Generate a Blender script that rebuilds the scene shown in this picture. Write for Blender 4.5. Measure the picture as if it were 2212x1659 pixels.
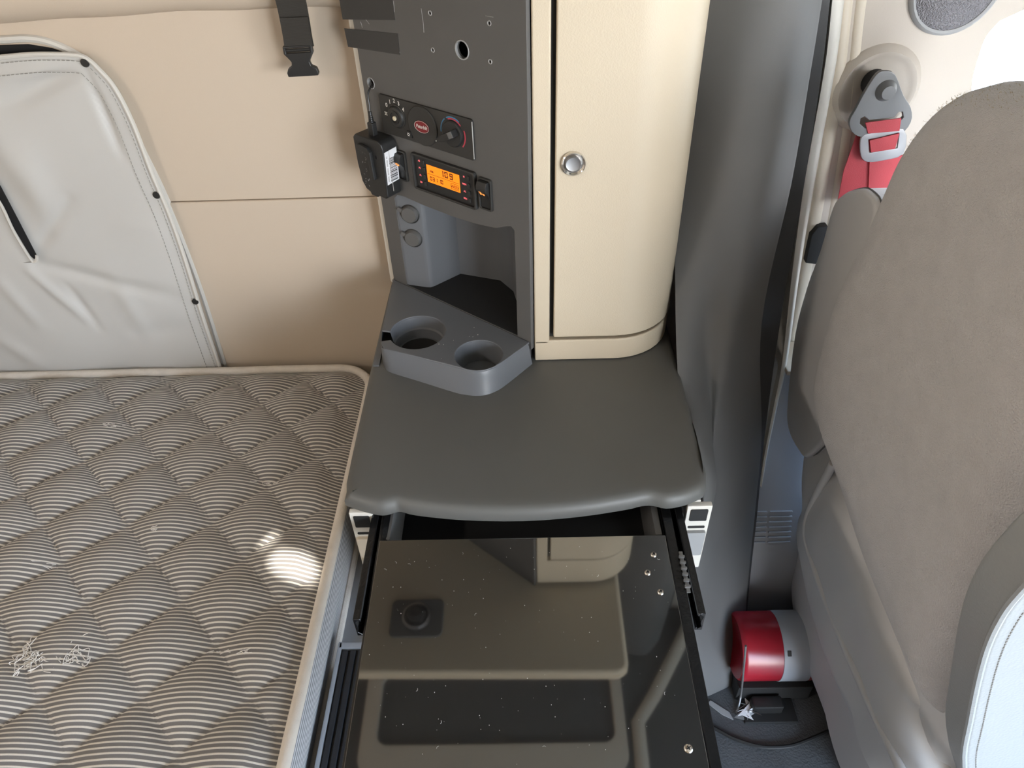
import bpy, bmesh, math, random
from mathutils import Vector, Matrix, noise

random.seed(7)
S = bpy.context.scene
COL = S.collection
for o in list(bpy.data.objects):
    bpy.data.objects.remove(o)

# ------------------------------------------------------------------ camera
F, H = 1565.0, 1.67
TH, YAW, ROLL = math.radians(40.58), math.radians(1.36), math.radians(-2.19)
_c, _s = math.cos(TH), math.sin(TH)
_rz = Matrix.Rotation(YAW, 3, 'Z')
_R0, _U0, _D = _rz @ Vector((1, 0, 0)), _rz @ Vector((0, _s, _c)), _rz @ Vector((0, _c, -_s))
_R = _R0 * math.cos(ROLL) + _U0 * math.sin(ROLL)
_U = -_R0 * math.sin(ROLL) + _U0 * math.cos(ROLL)
EYE = Vector((0, 0, H))
cd = bpy.data.cameras.new('camera')
cam = bpy.data.objects.new('camera', cd)
COL.objects.link(cam)
cd.sensor_width = 36.0
cd.lens = F / 2212 * 36.0
cd.clip_start = 0.02
m = Matrix.Identity(4)
for i in range(3):
    m[i][0], m[i][1], m[i][2] = _R[i], _U[i], -_D[i]
m.translation = EYE
cam.matrix_world = m
S.camera = cam

# ------------------------------------------------------------------ light
S.view_settings.view_transform = 'Standard'
S.view_settings.look = 'None'
S.view_settings.gamma = 1.0
S.view_settings.use_curve_mapping = False
S.view_settings.exposure = -0.06
w = bpy.data.worlds.new('sky'); S.world = w
w.use_nodes = True
bg = w.node_tree.nodes['Background']
bg.inputs[1].default_value = 28.0
_n = w.node_tree.nodes; _l = w.node_tree.links
_tc = _n.new('ShaderNodeTexCoord'); _sx = _n.new('ShaderNodeSeparateXYZ'); _cr = _n.new('ShaderNodeValToRGB')
_l.new(_tc.outputs['Generated'], _sx.inputs[0]); _l.new(_sx.outputs['Z'], _cr.inputs[0]); _l.new(_cr.outputs[0], bg.inputs[0])
_cr.color_ramp.elements[0].position = 0.0; _cr.color_ramp.elements[0].color = (0.97, 0.97, 0.96, 1)
_cr.color_ramp.elements[1].position = 0.55; _cr.color_ramp.elements[1].color = (0.46, 0.69, 1.0, 1)
sun = bpy.data.lights.new('sun', 'SUN')
sun.energy = 15.0
sun.angle = math.radians(0.6)
sun.color = (1.0, 0.93, 0.82)
so = bpy.data.objects.new('sun', sun); COL.objects.link(so)
SUN_DIR = Vector((-0.30, 0.60, -0.75)).normalized()
so.rotation_euler = SUN_DIR.to_track_quat('-Z', 'Y').to_euler()
so.location = (1.5, -3, 4)
S.cycles.max_bounces = 7
S.cycles.diffuse_bounces = 4
S.cycles.glossy_bounces = 5
S.cycles.sample_clamp_indirect = 6.0
S.cycles.caustics_reflective = False
S.cycles.caustics_refractive = False


def portal(loc, rot, sx, sy):
    l = bpy.data.lights.new('window_portal', 'AREA')
    l.shape = 'RECTANGLE'; l.size = sx; l.size_y = sy
    l.cycles.is_portal = True
    o = bpy.data.objects.new('window_portal', l); COL.objects.link(o)
    o.location = loc; o.rotation_euler = rot


R90 = math.pi / 2
portal((1.78, 0, 1.46), (0, R90, 0), 0.72, 2.2)          # windshield, facing -X
portal((1.15, 1.32, 1.1), (-R90, 0, 0), 0.75, 0.5)       # far door window
portal((1.275, -1.32, 0.89), (R90, 0, 0), 0.88, 1.70)      # enlarged near door opening

# ------------------------------------------------------------------ pixel helpers


def ray(x, y):
    return _R * ((x - 1106) / F) + _U * ((829.5 - y) / F) + _D


def hz(x, y, z):
    d = ray(x, y); return EYE + d * ((z - H) / d.z)


def hy(x, y, Y):
    d = ray(x, y); return EYE + d * (Y / d.y)


def hx(x, y, X):
    d = ray(x, y); return EYE + d * (X / d.x)


def hp(x, y, p, n):
    d = ray(x, y); return EYE + d * ((Vector(p) - EYE).dot(n) / d.dot(n))

# ------------------------------------------------------------------ materials


def lin(r, g, b):
    def f(c):
        c /= 255.0
        return c / 12.92 if c <= 0.04045 else ((c + 0.055) / 1.055) ** 2.4
    return (f(r), f(g), f(b), 1)


def mat(name, col, rough=0.5, bump=None, var=None, metal=0.0, ior=1.5, sheen=0.0, coat=0.0, emit=None, spec=0.5, aniso=None):
    M = bpy.data.materials.new(name); M.use_nodes = True
    nt = M.node_tree; N = nt.nodes; L = nt.links
    P = N['Principled BSDF']
    col = col if len(col) == 4 else (*col, 1)
    P.inputs['Base Color'].default_value = col
    P.inputs['Roughness'].default_value = rough
    P.inputs['Metallic'].default_value = metal
    P.inputs['IOR'].default_value = ior
    P.inputs['Specular IOR Level'].default_value = spec
    P.inputs['Sheen Weight'].default_value = sheen
    P.inputs['Coat Weight'].default_value = coat
    tc = N.new('ShaderNodeTexCoord')
    if var:
        amt, sc = var
        nz = N.new('ShaderNodeTexNoise'); nz.inputs['Scale'].default_value = sc
        nz.inputs['Detail'].default_value = 4
        mx = N.new('ShaderNodeMix'); mx.data_type = 'RGBA'
        mx.inputs['A'].default_value = tuple(c * (1 - amt) for c in col[:3]) + (1,)
        mx.inputs['B'].default_value = tuple(min(1, c * (1 + amt)) for c in col[:3]) + (1,)
        L.new(tc.outputs['Object'], nz.inputs['Vector'])
        L.new(nz.outputs['Fac'], mx.inputs['Factor'])
        L.new(mx.outputs['Result'], P.inputs['Base Color'])
    if bump:
        kind, sc, st, dist = bump
        if kind == 'grain':
            t = N.new('ShaderNodeTexVoronoi'); t.inputs['Scale'].default_value = sc
            t.feature = 'SMOOTH_F1'
            out = t.outputs['Distance']
        elif kind == 'wavez':
            t = N.new('ShaderNodeTexWave'); t.bands_direction = 'Z'; t.inputs['Scale'].default_value = sc
            out = t.outputs['Fac']
        else:
            t = N.new('ShaderNodeTexNoise'); t.inputs['Scale'].default_value = sc
            t.inputs['Detail'].default_value = 5
            out = t.outputs['Fac']
        b = N.new('ShaderNodeBump'); b.inputs['Strength'].default_value = st
        b.inputs['Distance'].default_value = dist
        L.new(tc.outputs['Object'], t.inputs['Vector'])
        L.new(out, b.inputs['Height'])
        L.new(b.outputs['Normal'], P.inputs['Normal'])
    if emit:
        P.inputs['Emission Color'].default_value = emit[0]
        P.inputs['Emission Strength'].default_value = emit[1]
    return M


BEIGE = (0.55, 0.465, 0.345)
M = {}
M['wall'] = mat('wall_vinyl', (0.55, 0.458, 0.362), 0.6, ('noise', 900, 0.15, 0.001))
M['beige'] = mat('beige_plastic', BEIGE, 0.48, ('grain', 520, 0.3, 0.0007))
M['bplain'] = mat('beige_plain', (0.60, 0.53, 0.43), 0.5)
M['dark'] = mat('charcoal_plastic', (0.100, 0.096, 0.092), 0.55, ('noise', 1200, 0.12, 0.0008), var=(0.08, 14))
M['dark2'] = mat('charcoal_trim', (0.128, 0.127, 0.125), 0.72, ('noise', 1400, 0.15, 0.0008), var=(0.06, 9))
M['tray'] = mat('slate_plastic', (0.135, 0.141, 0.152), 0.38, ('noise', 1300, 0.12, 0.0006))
M['worktop'] = mat('worktop_laminate', (0.108, 0.107, 0.100), 0.5, ('noise', 1500, 0.1, 0.0006), var=(0.05, 12))
M['black'] = mat('black_plastic', (0.018, 0.018, 0.018), 0.38)
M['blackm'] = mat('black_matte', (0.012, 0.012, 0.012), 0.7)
M['doortrim'] = mat('blue_grey_trim', (0.36, 0.38, 0.42), 0.45, ('noise', 1200, 0.12, 0.0006))
M['lens'] = mat('fill_lamp_lens', (0.8, 0.75, 0.65), 0.5, emit=((1.0, 0.8, 0.6, 1), 3.0))
M['sealrub'] = mat('seal_rubber', (0.055, 0.055, 0.056), 0.7)
M['doorwall'] = mat('door_pillar_vinyl', (0.47, 0.415, 0.355), 0.6, ('noise', 900, 0.2, 0.001))
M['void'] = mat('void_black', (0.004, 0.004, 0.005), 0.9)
M['panel'] = mat('control_panel', (0.028, 0.027, 0.025), 0.5)
M['gloss'] = mat('gloss_black', (0.012, 0.011, 0.010), 0.035, ior=2.9, var=(0.25, 60))
M['rail'] = mat('rail_steel', (0.05, 0.05, 0.052), 0.25, metal=0.85, bump=('noise', 120, 0.25, 0.002))
M['chrome'] = mat('chrome', (0.75, 0.72, 0.68), 0.14, metal=1.0)
M['satin'] = mat('satin_metal', (0.33, 0.32, 0.32), 0.42, metal=1.0)
M['alu'] = mat('brushed_metal', (0.42, 0.44, 0.47), 0.38, metal=0.8, bump=('noise', 60, 0.1, 0.001))
M['lgrey'] = mat('light_grey_plastic', (0.42, 0.45, 0.50), 0.45)
M['rubber'] = mat('black_rubber', (0.022, 0.025, 0.032), 0.5)
M['white'] = mat('white_plastic', (0.68, 0.65, 0.59), 0.45)
M['grey'] = mat('grey_plastic', (0.33, 0.33, 0.33), 0.45)
M['cover'] = mat('grey_vinyl', (0.52, 0.51, 0.49), 0.45, ('noise', 1500, 0.1, 0.0006))
M['coveredge'] = mat('pale_binding', (0.58, 0.56, 0.52), 0.45)
M['stitch'] = mat('grey_thread', (0.30, 0.29, 0.27), 0.8)
M['piping'] = mat('white_binding', (0.74, 0.68, 0.61), 0.8, ('noise', 500, 0.5, 0.002), var=(0.15, 40))
M['web'] = mat('black_webbing', (0.035, 0.032, 0.028), 0.45, ('wavez', 300, 0.5, 0.001))
M['redweb'] = mat('red_webbing', (0.42, 0.035, 0.045), 0.5, ('noise', 700, 0.5, 0.001))
M['red'] = mat('red_paint', (0.34, 0.012, 0.025), 0.28)
M['label'] = mat('label_paper', (0.72, 0.72, 0.74), 0.5)
M['ink'] = mat('ink', (0.03, 0.03, 0.03), 0.6)
M['plush'] = mat('taupe_plush', (0.66, 0.64, 0.645), 0.95, ('noise', 420, 0.9, 0.004), var=(0.12, 30), sheen=0.5)
M['plushfibre'] = mat('tan_fibre', (0.5, 0.42, 0.30), 0.9)
M['vinyl'] = mat('seat_vinyl', (0.68, 0.67, 0.67), 0.5, ('noise', 900, 0.15, 0.001))
M['leather'] = mat('pale_leather', (0.33, 0.345, 0.35), 0.42, ('grain', 300, 0.35, 0.0012))
M['floor'] = mat('floor_vinyl', (0.085, 0.088, 0.092), 0.42, ('grain', 260, 0.6, 0.0015), var=(0.2, 20))
M['ceiling'] = mat('headliner', (0.10, 0.098, 0.095), 0.9)
M['ceilb'] = mat('headliner_beige', (0.62, 0.55, 0.46), 0.85)
M['num'] = mat('white_print', (0.75, 0.74, 0.70), 0.6)
M['numgrey'] = mat('grey_print', (0.35, 0.34, 0.33), 0.6)
M['blue'] = mat('blue_print', (0.06, 0.20, 0.36), 0.5)
M['redp'] = mat('red_print', (0.50, 0.05, 0.08), 0.5)
M['badge'] = mat('badge_red', (0.20, 0.012, 0.018), 0.35)
M['lcd'] = mat('amber_screen', (0.8, 0.25, 0.01), 0.4, emit=((1.0, 0.21, 0.004, 1), 0.85))
M['lcdink'] = mat('screen_ink', (0.06, 0.012, 0.004), 0.6, emit=((0.06, 0.005, 0.0, 1), 1.0))
M['redled'] = mat('red_backlight', (0.4, 0.08, 0.09), 0.5, emit=((1.0, 0.16, 0.18, 1), 0.8))
M['amber'] = mat('amber_backlight', (0.5, 0.2, 0.05), 0.5, emit=((1.0, 0.36, 0.08, 1), 1.0))
M['ivory'] = mat('ivory_dot', (0.70, 0.62, 0.45), 0.5)
M['tape'] = mat('black_tape', (0.040, 0.039, 0.038), 0.55)
M['dgrey'] = mat('dark_grey_metal', (0.17, 0.17, 0.17), 0.4, metal=0.2)
M['ground'] = mat('outside_ground', (0.42, 0.385, 0.33), 0.9)
M['mesh'] = mat('speaker_mesh', (0.20, 0.19, 0.20), 0.5, ('grain', 500, 1.0, 0.004))
M['lint'] = mat('lint', (0.75, 0.72, 0.68), 0.9)


def glass():
    g = bpy.data.materials.new('window_glass'); g.use_nodes = True
    nt = g.node_tree; N = nt.nodes
    N.remove(N['Principled BSDF'])
    t = N.new('ShaderNodeBsdfTransparent'); gl = N.new('ShaderNodeBsdfGlossy')
    gl.inputs['Roughness'].default_value = 0.03
    mx = N.new('ShaderNodeMixShader'); mx.inputs[0].default_value = 0.05
    nt.links.new(t.outputs[0], mx.inputs[1]); nt.links.new(gl.outputs[0], mx.inputs[2])
    nt.links.new(mx.outputs[0], N['Material Output'].inputs[0])
    return g


M['glass'] = glass()


def stripes(name, axis, period, frac, ca, cb, bump=True):
    m_ = mat(name, ca, 0.85)
    nt = m_.node_tree; N = nt.nodes; L = nt.links; P = N['Principled BSDF']
    P.inputs['Sheen Weight'].default_value = 0.15
    tc = N.new('ShaderNodeTexCoord'); sx = N.new('ShaderNodeSeparateXYZ')
    nz = N.new('ShaderNodeTexNoise'); nz.inputs['Scale'].default_value = 9; nz.inputs['Detail'].default_value = 2
    wob = N.new('ShaderNodeMath'); wob.operation = 'MULTIPLY_ADD'; wob.inputs[1].default_value = 0.004
    L.new(tc.outputs['Object'], sx.inputs[0]); L.new(tc.outputs['Object'], nz.inputs['Vector'])
    L.new(nz.outputs['Fac'], wob.inputs[0]); L.new(sx.outputs[axis], wob.inputs[2])
    d = N.new('ShaderNodeMath'); d.operation = 'DIVIDE'; d.inputs[1].default_value = period
    L.new(wob.outputs[0], d.inputs[0])
    pp = N.new('ShaderNodeMath'); pp.operation = 'PINGPONG'; pp.inputs[1].default_value = 0.5
    L.new(d.outputs[0], pp.inputs[0])
    mr = N.new('ShaderNodeMapRange'); mr.inputs['From Min'].default_value = frac * 0.5 - 0.05
    mr.inputs['From Max'].default_value = frac * 0.5 + 0.05
    L.new(pp.outputs[0], mr.inputs['Value'])
    n2 = N.new('ShaderNodeTexNoise'); n2.inputs['Scale'].default_value = 700
    L.new(tc.outputs['Object'], n2.inputs['Vector'])
    mx = N.new('ShaderNodeMix'); mx.data_type = 'RGBA'
    mx.inputs['A'].default_value = (*cb, 1); mx.inputs['B'].default_value = (*ca, 1)
    L.new(mr.outputs[0], mx.inputs['Factor'])
    mm = N.new('ShaderNodeMix'); mm.data_type = 'RGBA'; mm.blend_type = 'MULTIPLY'; mm.inputs['Factor'].default_value = 0.2
    L.new(mx.outputs['Result'], mm.inputs['A']); L.new(n2.outputs['Fac'], mm.inputs['B'])
    L.new(mm.outputs['Result'], P.inputs['Base Color'])
    b = N.new('ShaderNodeBump'); b.inputs['Strength'].default_value = 0.5; b.inputs['Distance'].default_value = 0.001
    L.new(mr.outputs[0], b.inputs['Height']); b.invert = True
    L.new(b.outputs['Normal'], P.inputs['Normal'])
    return m_


M['ticking'] = stripes('striped_ticking', 'Y', 0.0077, 0.36, (0.195, 0.186, 0.182), (0.76, 0.715, 0.65))
M['band'] = stripes('striped_border', 'Z', 0.006, 0.4, (0.22, 0.225, 0.24), (0.62, 0.63, 0.65))

# ------------------------------------------------------------------ mesh helpers


class Fr:
    def __init__(s, o, u, v):
        s.o = Vector(o); s.u = Vector(u).normalized(); s.v = Vector(v).normalized(); s.n = s.u.cross(s.v)

    def __call__(s, a, b, c=0.0):
        return s.o + s.u * a + s.v * b + s.n * c

    def at(s, a, b, c=0.0):
        return Fr(s(a, b, c), s.u, s.v)

    def rot(s, ang):
        u = s.u * math.cos(ang) + s.v * math.sin(ang)
        return Fr(s.o, u, s.n.cross(u))

    def uv(s, P):
        d = Vector(P) - s.o
        return d.dot(s.u), d.dot(s.v)

    def px(s, x, y, c=0.0):
        return s.uv(hp(x, y, s(0, 0, c), s.n))


ZF = Fr((0, 0, 0), (1, 0, 0), (0, 1, 0))            # plan frame, n = +Z
YF = Fr((0, 0, 0), (1, 0, 0), (0, 0, 1))            # elevation frame, n = -Y (to camera)


def circ(r, n=24, cx=0, cy=0, ry=None, a0=0):
    ry = ry or r
    return [(cx + r * math.cos(a0 + 2 * math.pi * i / n), cy + ry * math.sin(a0 + 2 * math.pi * i / n)) for i in range(n)]


def rrect(x0, x1, y0, y1, r, k=5):
    r = min(r, (x1 - x0) / 2 - 1e-5, (y1 - y0) / 2 - 1e-5); out = []
    for cx, cy, a in ((x1 - r, y1 - r, 0), (x0 + r, y1 - r, 90), (x0 + r, y0 + r, 180), (x1 - r, y0 + r, 270)):
        for i in range(k + 1):
            t = math.radians(a + 90 * i / k); out.append((cx + r * math.cos(t), cy + r * math.sin(t)))
    return out


def smooth(pts, k=6, closed=False):
    """Catmull-Rom through points of any dimension."""
    n = len(pts); out = []
    P = [Vector(p) for p in pts]
    rng = range(n) if closed else range(n - 1)
    for i in rng:
        if closed:
            a, b, c, d = P[(i - 1) % n], P[i], P[(i + 1) % n], P[(i + 2) % n]
        else:
            a, b, c, d = P[max(i - 1, 0)], P[i], P[i + 1], P[min(i + 2, n - 1)]
        for j in range(k):
            t = j / k
            out.append(0.5 * ((2 * b) + (c - a) * t + (2 * a - 5 * b + 4 * c - d) * t * t + (3 * b - a - 3 * c + d) * t ** 3))
    if not closed:
        out.append(P[-1])
    return out


def bev(bm, off, seg=2, ang=30):
    if off <= 0:
        return
    bm.normal_update()
    es = [e for e in bm.edges if len(e.link_faces) == 2 and e.calc_face_angle(0) > math.radians(ang)]
    if es:
        bmesh.ops.bevel(bm, geom=es, offset=off, segments=seg, profile=0.5, affect='EDGES', clamp_overlap=True)


def prism(poly, fr, c0, c1, bevel=0, seg=2, bm=None):
    b = bmesh.new()
    lo = [b.verts.new(fr(p[0], p[1], c0)) for p in poly]
    hi = [b.verts.new(fr(p[0], p[1], c1)) for p in poly]
    b.faces.new(hi); b.faces.new(lo[::-1])
    n = len(poly)
    for i in range(n):
        j = (i + 1) % n
        b.faces.new((lo[i], lo[j], hi[j], hi[i]))
    bmesh.ops.recalc_face_normals(b, faces=b.faces)
    bev(b, bevel, seg)
    return merge(bm, b)


def merge(bm, b):
    if bm is None:
        return b
    me = bpy.data.meshes.new('tmp'); b.to_mesh(me); b.free()
    bm.from_mesh(me); bpy.data.meshes.remove(me)
    return bm


def box(x0, x1, y0, y1, z0, z1, bevel=0, seg=2, bm=None):
    return prism([(x0, y0), (x1, y0), (x1, y1), (x0, y1)], ZF, z0, z1, bevel, seg, bm)


def plate(outer, holes, fr, c0, c1, bevel=0, seg=2, bm=None, open_back=False):
    b = bmesh.new()
    loops = []
    es = []
    for lp in [outer] + holes:
        vs = [b.verts.new(fr(p[0], p[1], c1)) for p in lp]
        loops.append(vs)
        for i in range(len(vs)):
            es.append(b.edges.new((vs[i], vs[(i + 1) % len(vs)])))
    bmesh.ops.triangle_fill(b, use_beauty=True, use_dissolve=False, edges=es)
    top = list(b.faces)
    vmap = {}
    for lp in loops:
        for v in lp:
            vmap[v] = b.verts.new(v.co + fr.n * (c0 - c1))
    if not open_back:
        for f in top:
            b.faces.new([vmap[v] for v in reversed(f.verts)])
    for lp in loops:
        for i in range(len(lp)):
            a, c = lp[i], lp[(i + 1) % len(lp)]
            b.faces.new((a, c, vmap[c], vmap[a]))
    bmesh.ops.recalc_face_normals(b, faces=b.faces)
    bev(b, bevel, seg)
    return merge(bm, b)


def lathe(prof, fr, seg=28, bm=None, a0=0.0, a1=2 * math.pi):
    """profile of (radius, height along n)"""
    b = bmesh.new()
    full = abs(a1 - a0 - 2 * math.pi) < 1e-6
    cnt = seg if full else seg + 1
    rings = []
    for r, c in prof:
        if r < 1e-7:
            rings.append([b.verts.new(fr(0, 0, c))]); continue
        rings.append([b.verts.new(fr(r * math.cos(a0 + (a1 - a0) * i / seg), r * math.sin(a0 + (a1 - a0) * i / seg), c)) for i in range(cnt)])
    for A, B in zip(rings, rings[1:]):
        for i in range(seg):
            j = (i + 1) % cnt
            if len(A) == 1 and len(B) == 1:
                continue
            if len(A) == 1:
                b.faces.new((A[0], B[i], B[j]))
            elif len(B) == 1:
                b.faces.new((A[i], A[j], B[0]))
            else:
                b.faces.new((A[i], A[j], B[j], B[i]))
    bmesh.ops.recalc_face_normals(b, faces=b.faces)
    return merge(bm, b)


def tube(pts, r, seg=8, bm=None, closed=False, rr=None, flat=1.0, up=None):
    b = bmesh.new()
    P = [Vector(p) for p in pts]; n = len(P); rings = []
    prev = None
    for i in range(n):
        t = (P[(i + 1) % n] - P[i - 1]) if closed else (P[min(i + 1, n - 1)] - P[max(i - 1, 0)])
        t.normalize()
        if up is not None:
            a = Vector(up)
        else:
            a = prev if prev is not None else (Vector((0, 0, 1)) if abs(t.z) < 0.9 else Vector((1, 0, 0)))
        x = (a - t * a.dot(t)).normalized(); y = t.cross(x); prev = x
        k = r if rr is None else rr[i]
        rings.append([b.verts.new(P[i] + x * math.cos(2 * math.pi * j / seg) * k * flat + y * math.sin(2 * math.pi * j / seg) * k) for j in range(seg)])
    m_ = n if closed else n - 1
    for i in range(m_):
        A, B = rings[i], rings[(i + 1) % n]
        for j in range(seg):
            b.faces.new((A[j], A[(j + 1) % seg], B[(j + 1) % seg], B[j]))
    if not closed:
        b.faces.new(rings[0][::-1]); b.faces.new(rings[-1])
    bmesh.ops.recalc_face_normals(b, faces=b.faces)
    return merge(bm, b)


def grid(fn, nu, nv, bm=None, cu=False, thick=0.0):
    b = bmesh.new()
    V = [[b.verts.new(fn(i / nu, j / nv)) for j in range(nv + 1)] for i in range(nu + (0 if cu else 1))]
    m_ = len(V)
    for i in range(nu):
        for j in range(nv):
            b.faces.new((V[i][j], V[(i + 1) % m_][j], V[(i + 1) % m_][j + 1], V[i][j + 1]))
    if thick:
        bmesh.ops.solidify(b, geom=b.faces[:], thickness=thick)
    bmesh.ops.recalc_face_normals(b, faces=b.faces)
    return merge(bm, b)


def radial(bound, ctr, nr, fn, bm=None, power=1.0):
    """disc-like surface: boundary list of 2-D points, fn(a, b, r) -> 3-D"""
    b = bmesh.new()
    cx, cy = ctr
    c = b.verts.new(fn(cx, cy, 0.0)); rings = []
    for k in range(1, nr + 1):
        r = (k / nr) ** power
        rings.append([b.verts.new(fn(cx + (p[0] - cx) * r, cy + (p[1] - cy) * r, r)) for p in bound])
    n = len(bound)
    for i in range(n):
        b.faces.new((c, rings[0][i], rings[0][(i + 1) % n]))
    for A, B in zip(rings, rings[1:]):
        for i in range(n):
            b.faces.new((A[i], B[i], B[(i + 1) % n], A[(i + 1) % n]))
    return merge(bm, b) if bm is not None else b


def obj(name, bm, m_, parent=None, sharp=38, kind=None, label=None, flat=False):
    me = bpy.data.meshes.new(name)
    bm.to_mesh(me); bm.free()
    if not flat:
        for p in me.polygons:
            p.use_smooth = True
        me.set_sharp_from_angle(angle=math.radians(sharp))
    me.materials.append(M[m_])
    o = bpy.data.objects.new(name, me); COL.objects.link(o)
    if not flat and len(me.polygons) < 6000:
        wn = o.modifiers.new('weighted_normals', 'WEIGHTED_NORMAL'); wn.keep_sharp = True; wn.weight = 80
    if parent:
        o.parent = parent
        o.matrix_parent_inverse = top_matrix(parent).inverted()
    if kind:
        o['kind'] = kind
    if label:
        o['label'] = label
    return o


def top_matrix(p):
    mm = p.matrix_basis.copy()
    while p.parent is not None:
        mm = p.parent.matrix_basis @ p.matrix_parent_inverse @ mm
        p = p.parent
    return mm


def tag(o, label, cat, group=None):
    o['label'] = label; o['category'] = cat
    if group:
        o['group'] = group
    return o


def thing(name, label, cat, loc=(0, 0, 0), group=None):
    o = bpy.data.objects.new(name, None); COL.objects.link(o)
    o.location = loc; o.empty_display_size = 0.05
    return tag(o, label, cat, group)


def struct(name, bm, m_, label=None, parent=None):
    o = obj(name, bm, m_, parent)
    o['kind'] = 'structure'
    if label:
        o['label'] = label
    return o


def text_mesh(s, fr, size, c=0.0006, shear=0.0, bm=None, bold=0.0, sx=1.0, align='CENTER'):
    cu = bpy.data.curves.new('txt', 'FONT')
    cu.body = s; cu.size = size; cu.align_x = align; cu.align_y = 'CENTER'
    cu.shear = shear; cu.offset = bold; cu.resolution_u = 3
    o = bpy.data.objects.new('txt', cu); COL.objects.link(o)
    dg = bpy.context.evaluated_depsgraph_get()
    me = bpy.data.meshes.new_from_object(o.evaluated_get(dg))
    bpy.data.objects.remove(o); bpy.data.curves.remove(cu)
    b = bmesh.new(); b.from_mesh(me); bpy.data.meshes.remove(me)
    for v in b.verts:
        v.co = fr(v.co.x * sx, v.co.y, c)
    return merge(bm, b)

# ================================================================== SETTING
WY = 1.306          # far side wall of the sleeper
struct('floor', box(-1.4, 1.85, -1.36, 1.40, -0.04, 0.0), 'floor', 'dark vinyl cab floor')
_off = (2.253 - 0.66) / 0.75  # unseen roof holes added and shaped so the sun makes the mattress patch
sun_patch_holes = [[(p.x + 0.30 * _off, p.y - 0.60 * _off) for p in (hz(x, y, 0.66) for x, y in q)] for q in (
    ((548, 1190), (576, 1160), (602, 1146), (598, 1166), (571, 1186)), ((576, 1206), (602, 1184), (640, 1190), (668, 1200), (690, 1228), (680, 1268), (645, 1262), (618, 1250), (590, 1236)))]
ce = struct('ceiling', plate([(-1.4, -1.36), (1.85, -1.36), (1.85, 1.40), (-1.4, 1.40)], sun_patch_holes, ZF, 2.25, 2.256), 'ceilb', 'cab roof with added holes that let in the sun patch')
obj('dark_headliner', box(0.26, 0.9, 0.3, 1.30, 2.238, 2.25), 'ceiling', ce)
obj('dark_headliner', box(-0.62, 0.26, 0.3, 1.30, 2.240, 2.25), 'ceiling', ce)
struct('ground', plate([(-25, -25), (25, -25), (25, 25), (-25, 25)], [], ZF, -1.3, -1.25), 'ground')
struct('wall_back', box(-1.44, -1.4, -1.36, 1.40, 0, 2.25), 'wall')
# far wall (elevation frame, n towards the camera): sleeper part with the upper and lower padded panels
ws = struct('wall_side', box(-1.4, 0.42, WY + 0.006, WY + 0.05, 0, 2.25), 'wall', 'beige vinyl sleeper side wall')
obj('upper_panel', prism([(-1.4, 1.0395), (0.02, 1.0395), (0.02, 1.60), (-1.4, 1.60)], YF, -WY - 0.006, -WY, 0.0015, 2), 'wall', ws)
obj('lower_panel', prism([(-1.4, 0.3), (0.02, 0.3), (0.02, 1.0385), (-1.4, 1.0385)], YF, -WY - 0.006, -WY + 0.004, 0.003, 3), 'wall', ws)
# padded roll along the top of the wall
rl = [Vector((x, WY + 0.012, 1.425 + 0.012 * (x + 0.39) + 0.0022 * math.sin(x * 9) + 0.0012 * math.sin(x * 31))) for x in [-1.4 + 0.03 * i for i in range(48)]]
struct('trim_1', tube(rl, 0.052, 20), 'wall', 'padded beige vinyl roll along the top of the wall')
# door side of the far wall, with the window opening
win = smooth([tuple(YF.uv(hy(x, y, WY))) for x, y in ((2096, 260), (2100, 180), (2112, 130), (2130, 80), (2160, 45))], 5)
win = [(p.x, p.y) for p in win] + [(0.845, 1.342), (0.90, 1.352), (1.50, 1.352), (1.56, 1.31), (1.58, 0.90), (1.53, 0.85), (0.86, 0.85), (0.80, 0.90)]
struct('wall_door', plate([(0.42, 0), (1.85, 0), (1.85, 2.25), (0.42, 2.25)], [win], YF, -WY - 0.05, -WY), 'doorwall', 'beige door pillar trim')
struct('window_1', prism(win, YF, -WY - 0.032, -WY - 0.028), 'glass', 'door window, blown out by daylight')
# near side, windshield side
ndoor = rrect(0.85, 1.70, 0.06, 1.72, 0.06)  # near door opening, stretched to the floor for fill light in the footwell
NF = Fr((0, 0, 0), (-1, 0, 0), (0, 0, 1))
struct('wall_near', plate([(1.4, 0), (-1.85, 0), (-1.85, 2.25), (1.4, 2.25)], [[(-x, y) for x, y in ndoor]], NF, -1.36, -1.31), 'wall')
XF = Fr((1.80, 0, 0), (0, -1, 0), (0, 0, 1))
struct('wall_front', plate([(-1.4, 0), (1.36, 0), (1.36, 2.25), (-1.4, 2.25)], [rrect(-0.30, -0.03, 1.12, 1.60, 0.08), rrect(0.03, 1.1, 1.12, 1.80, 0.08)], XF, -0.05, 0.0), 'dark2')

# ================================================================== OVERHEAD (seen in the glossy table)
oh = thing('overhead_shelf', 'beige overhead shelf above the control tower, mirrored in the black table', 'shelf', (0, 1.3, 1.565))
pl = [(-0.47, WY), (-0.47, 0.83), (-0.44, 0.795)] + [(0.20 + 0.028 * math.cos(a), 0.813 + 0.028 * math.sin(a)) for a in (-1.57, -1.0, -0.5, 0)] + [(0.228, WY)]
obj('board', prism(pl, ZF, 1.572, 1.612, 0.012, 3), 'beige', oh)
obj('bracket', box(-0.46, -0.44, 1.0, 1.30, 1.612, 1.72, 0.004), 'beige', oh)
lamp = thing('reading_lamp', 'round swivel reading lamp under the overhead shelf', 'lamp', (-0.27, 0.93, 1.57))
LF = Fr((-0.275, 0.93, 1.572), (1, 0, 0), (0, -1, 0))   # n down
obj('base_plate', prism(rrect(-0.07, 0.06, -0.05, 0.05, 0.015), LF, 0.0, 0.008, 0.003), 'dark2', lamp)
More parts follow.
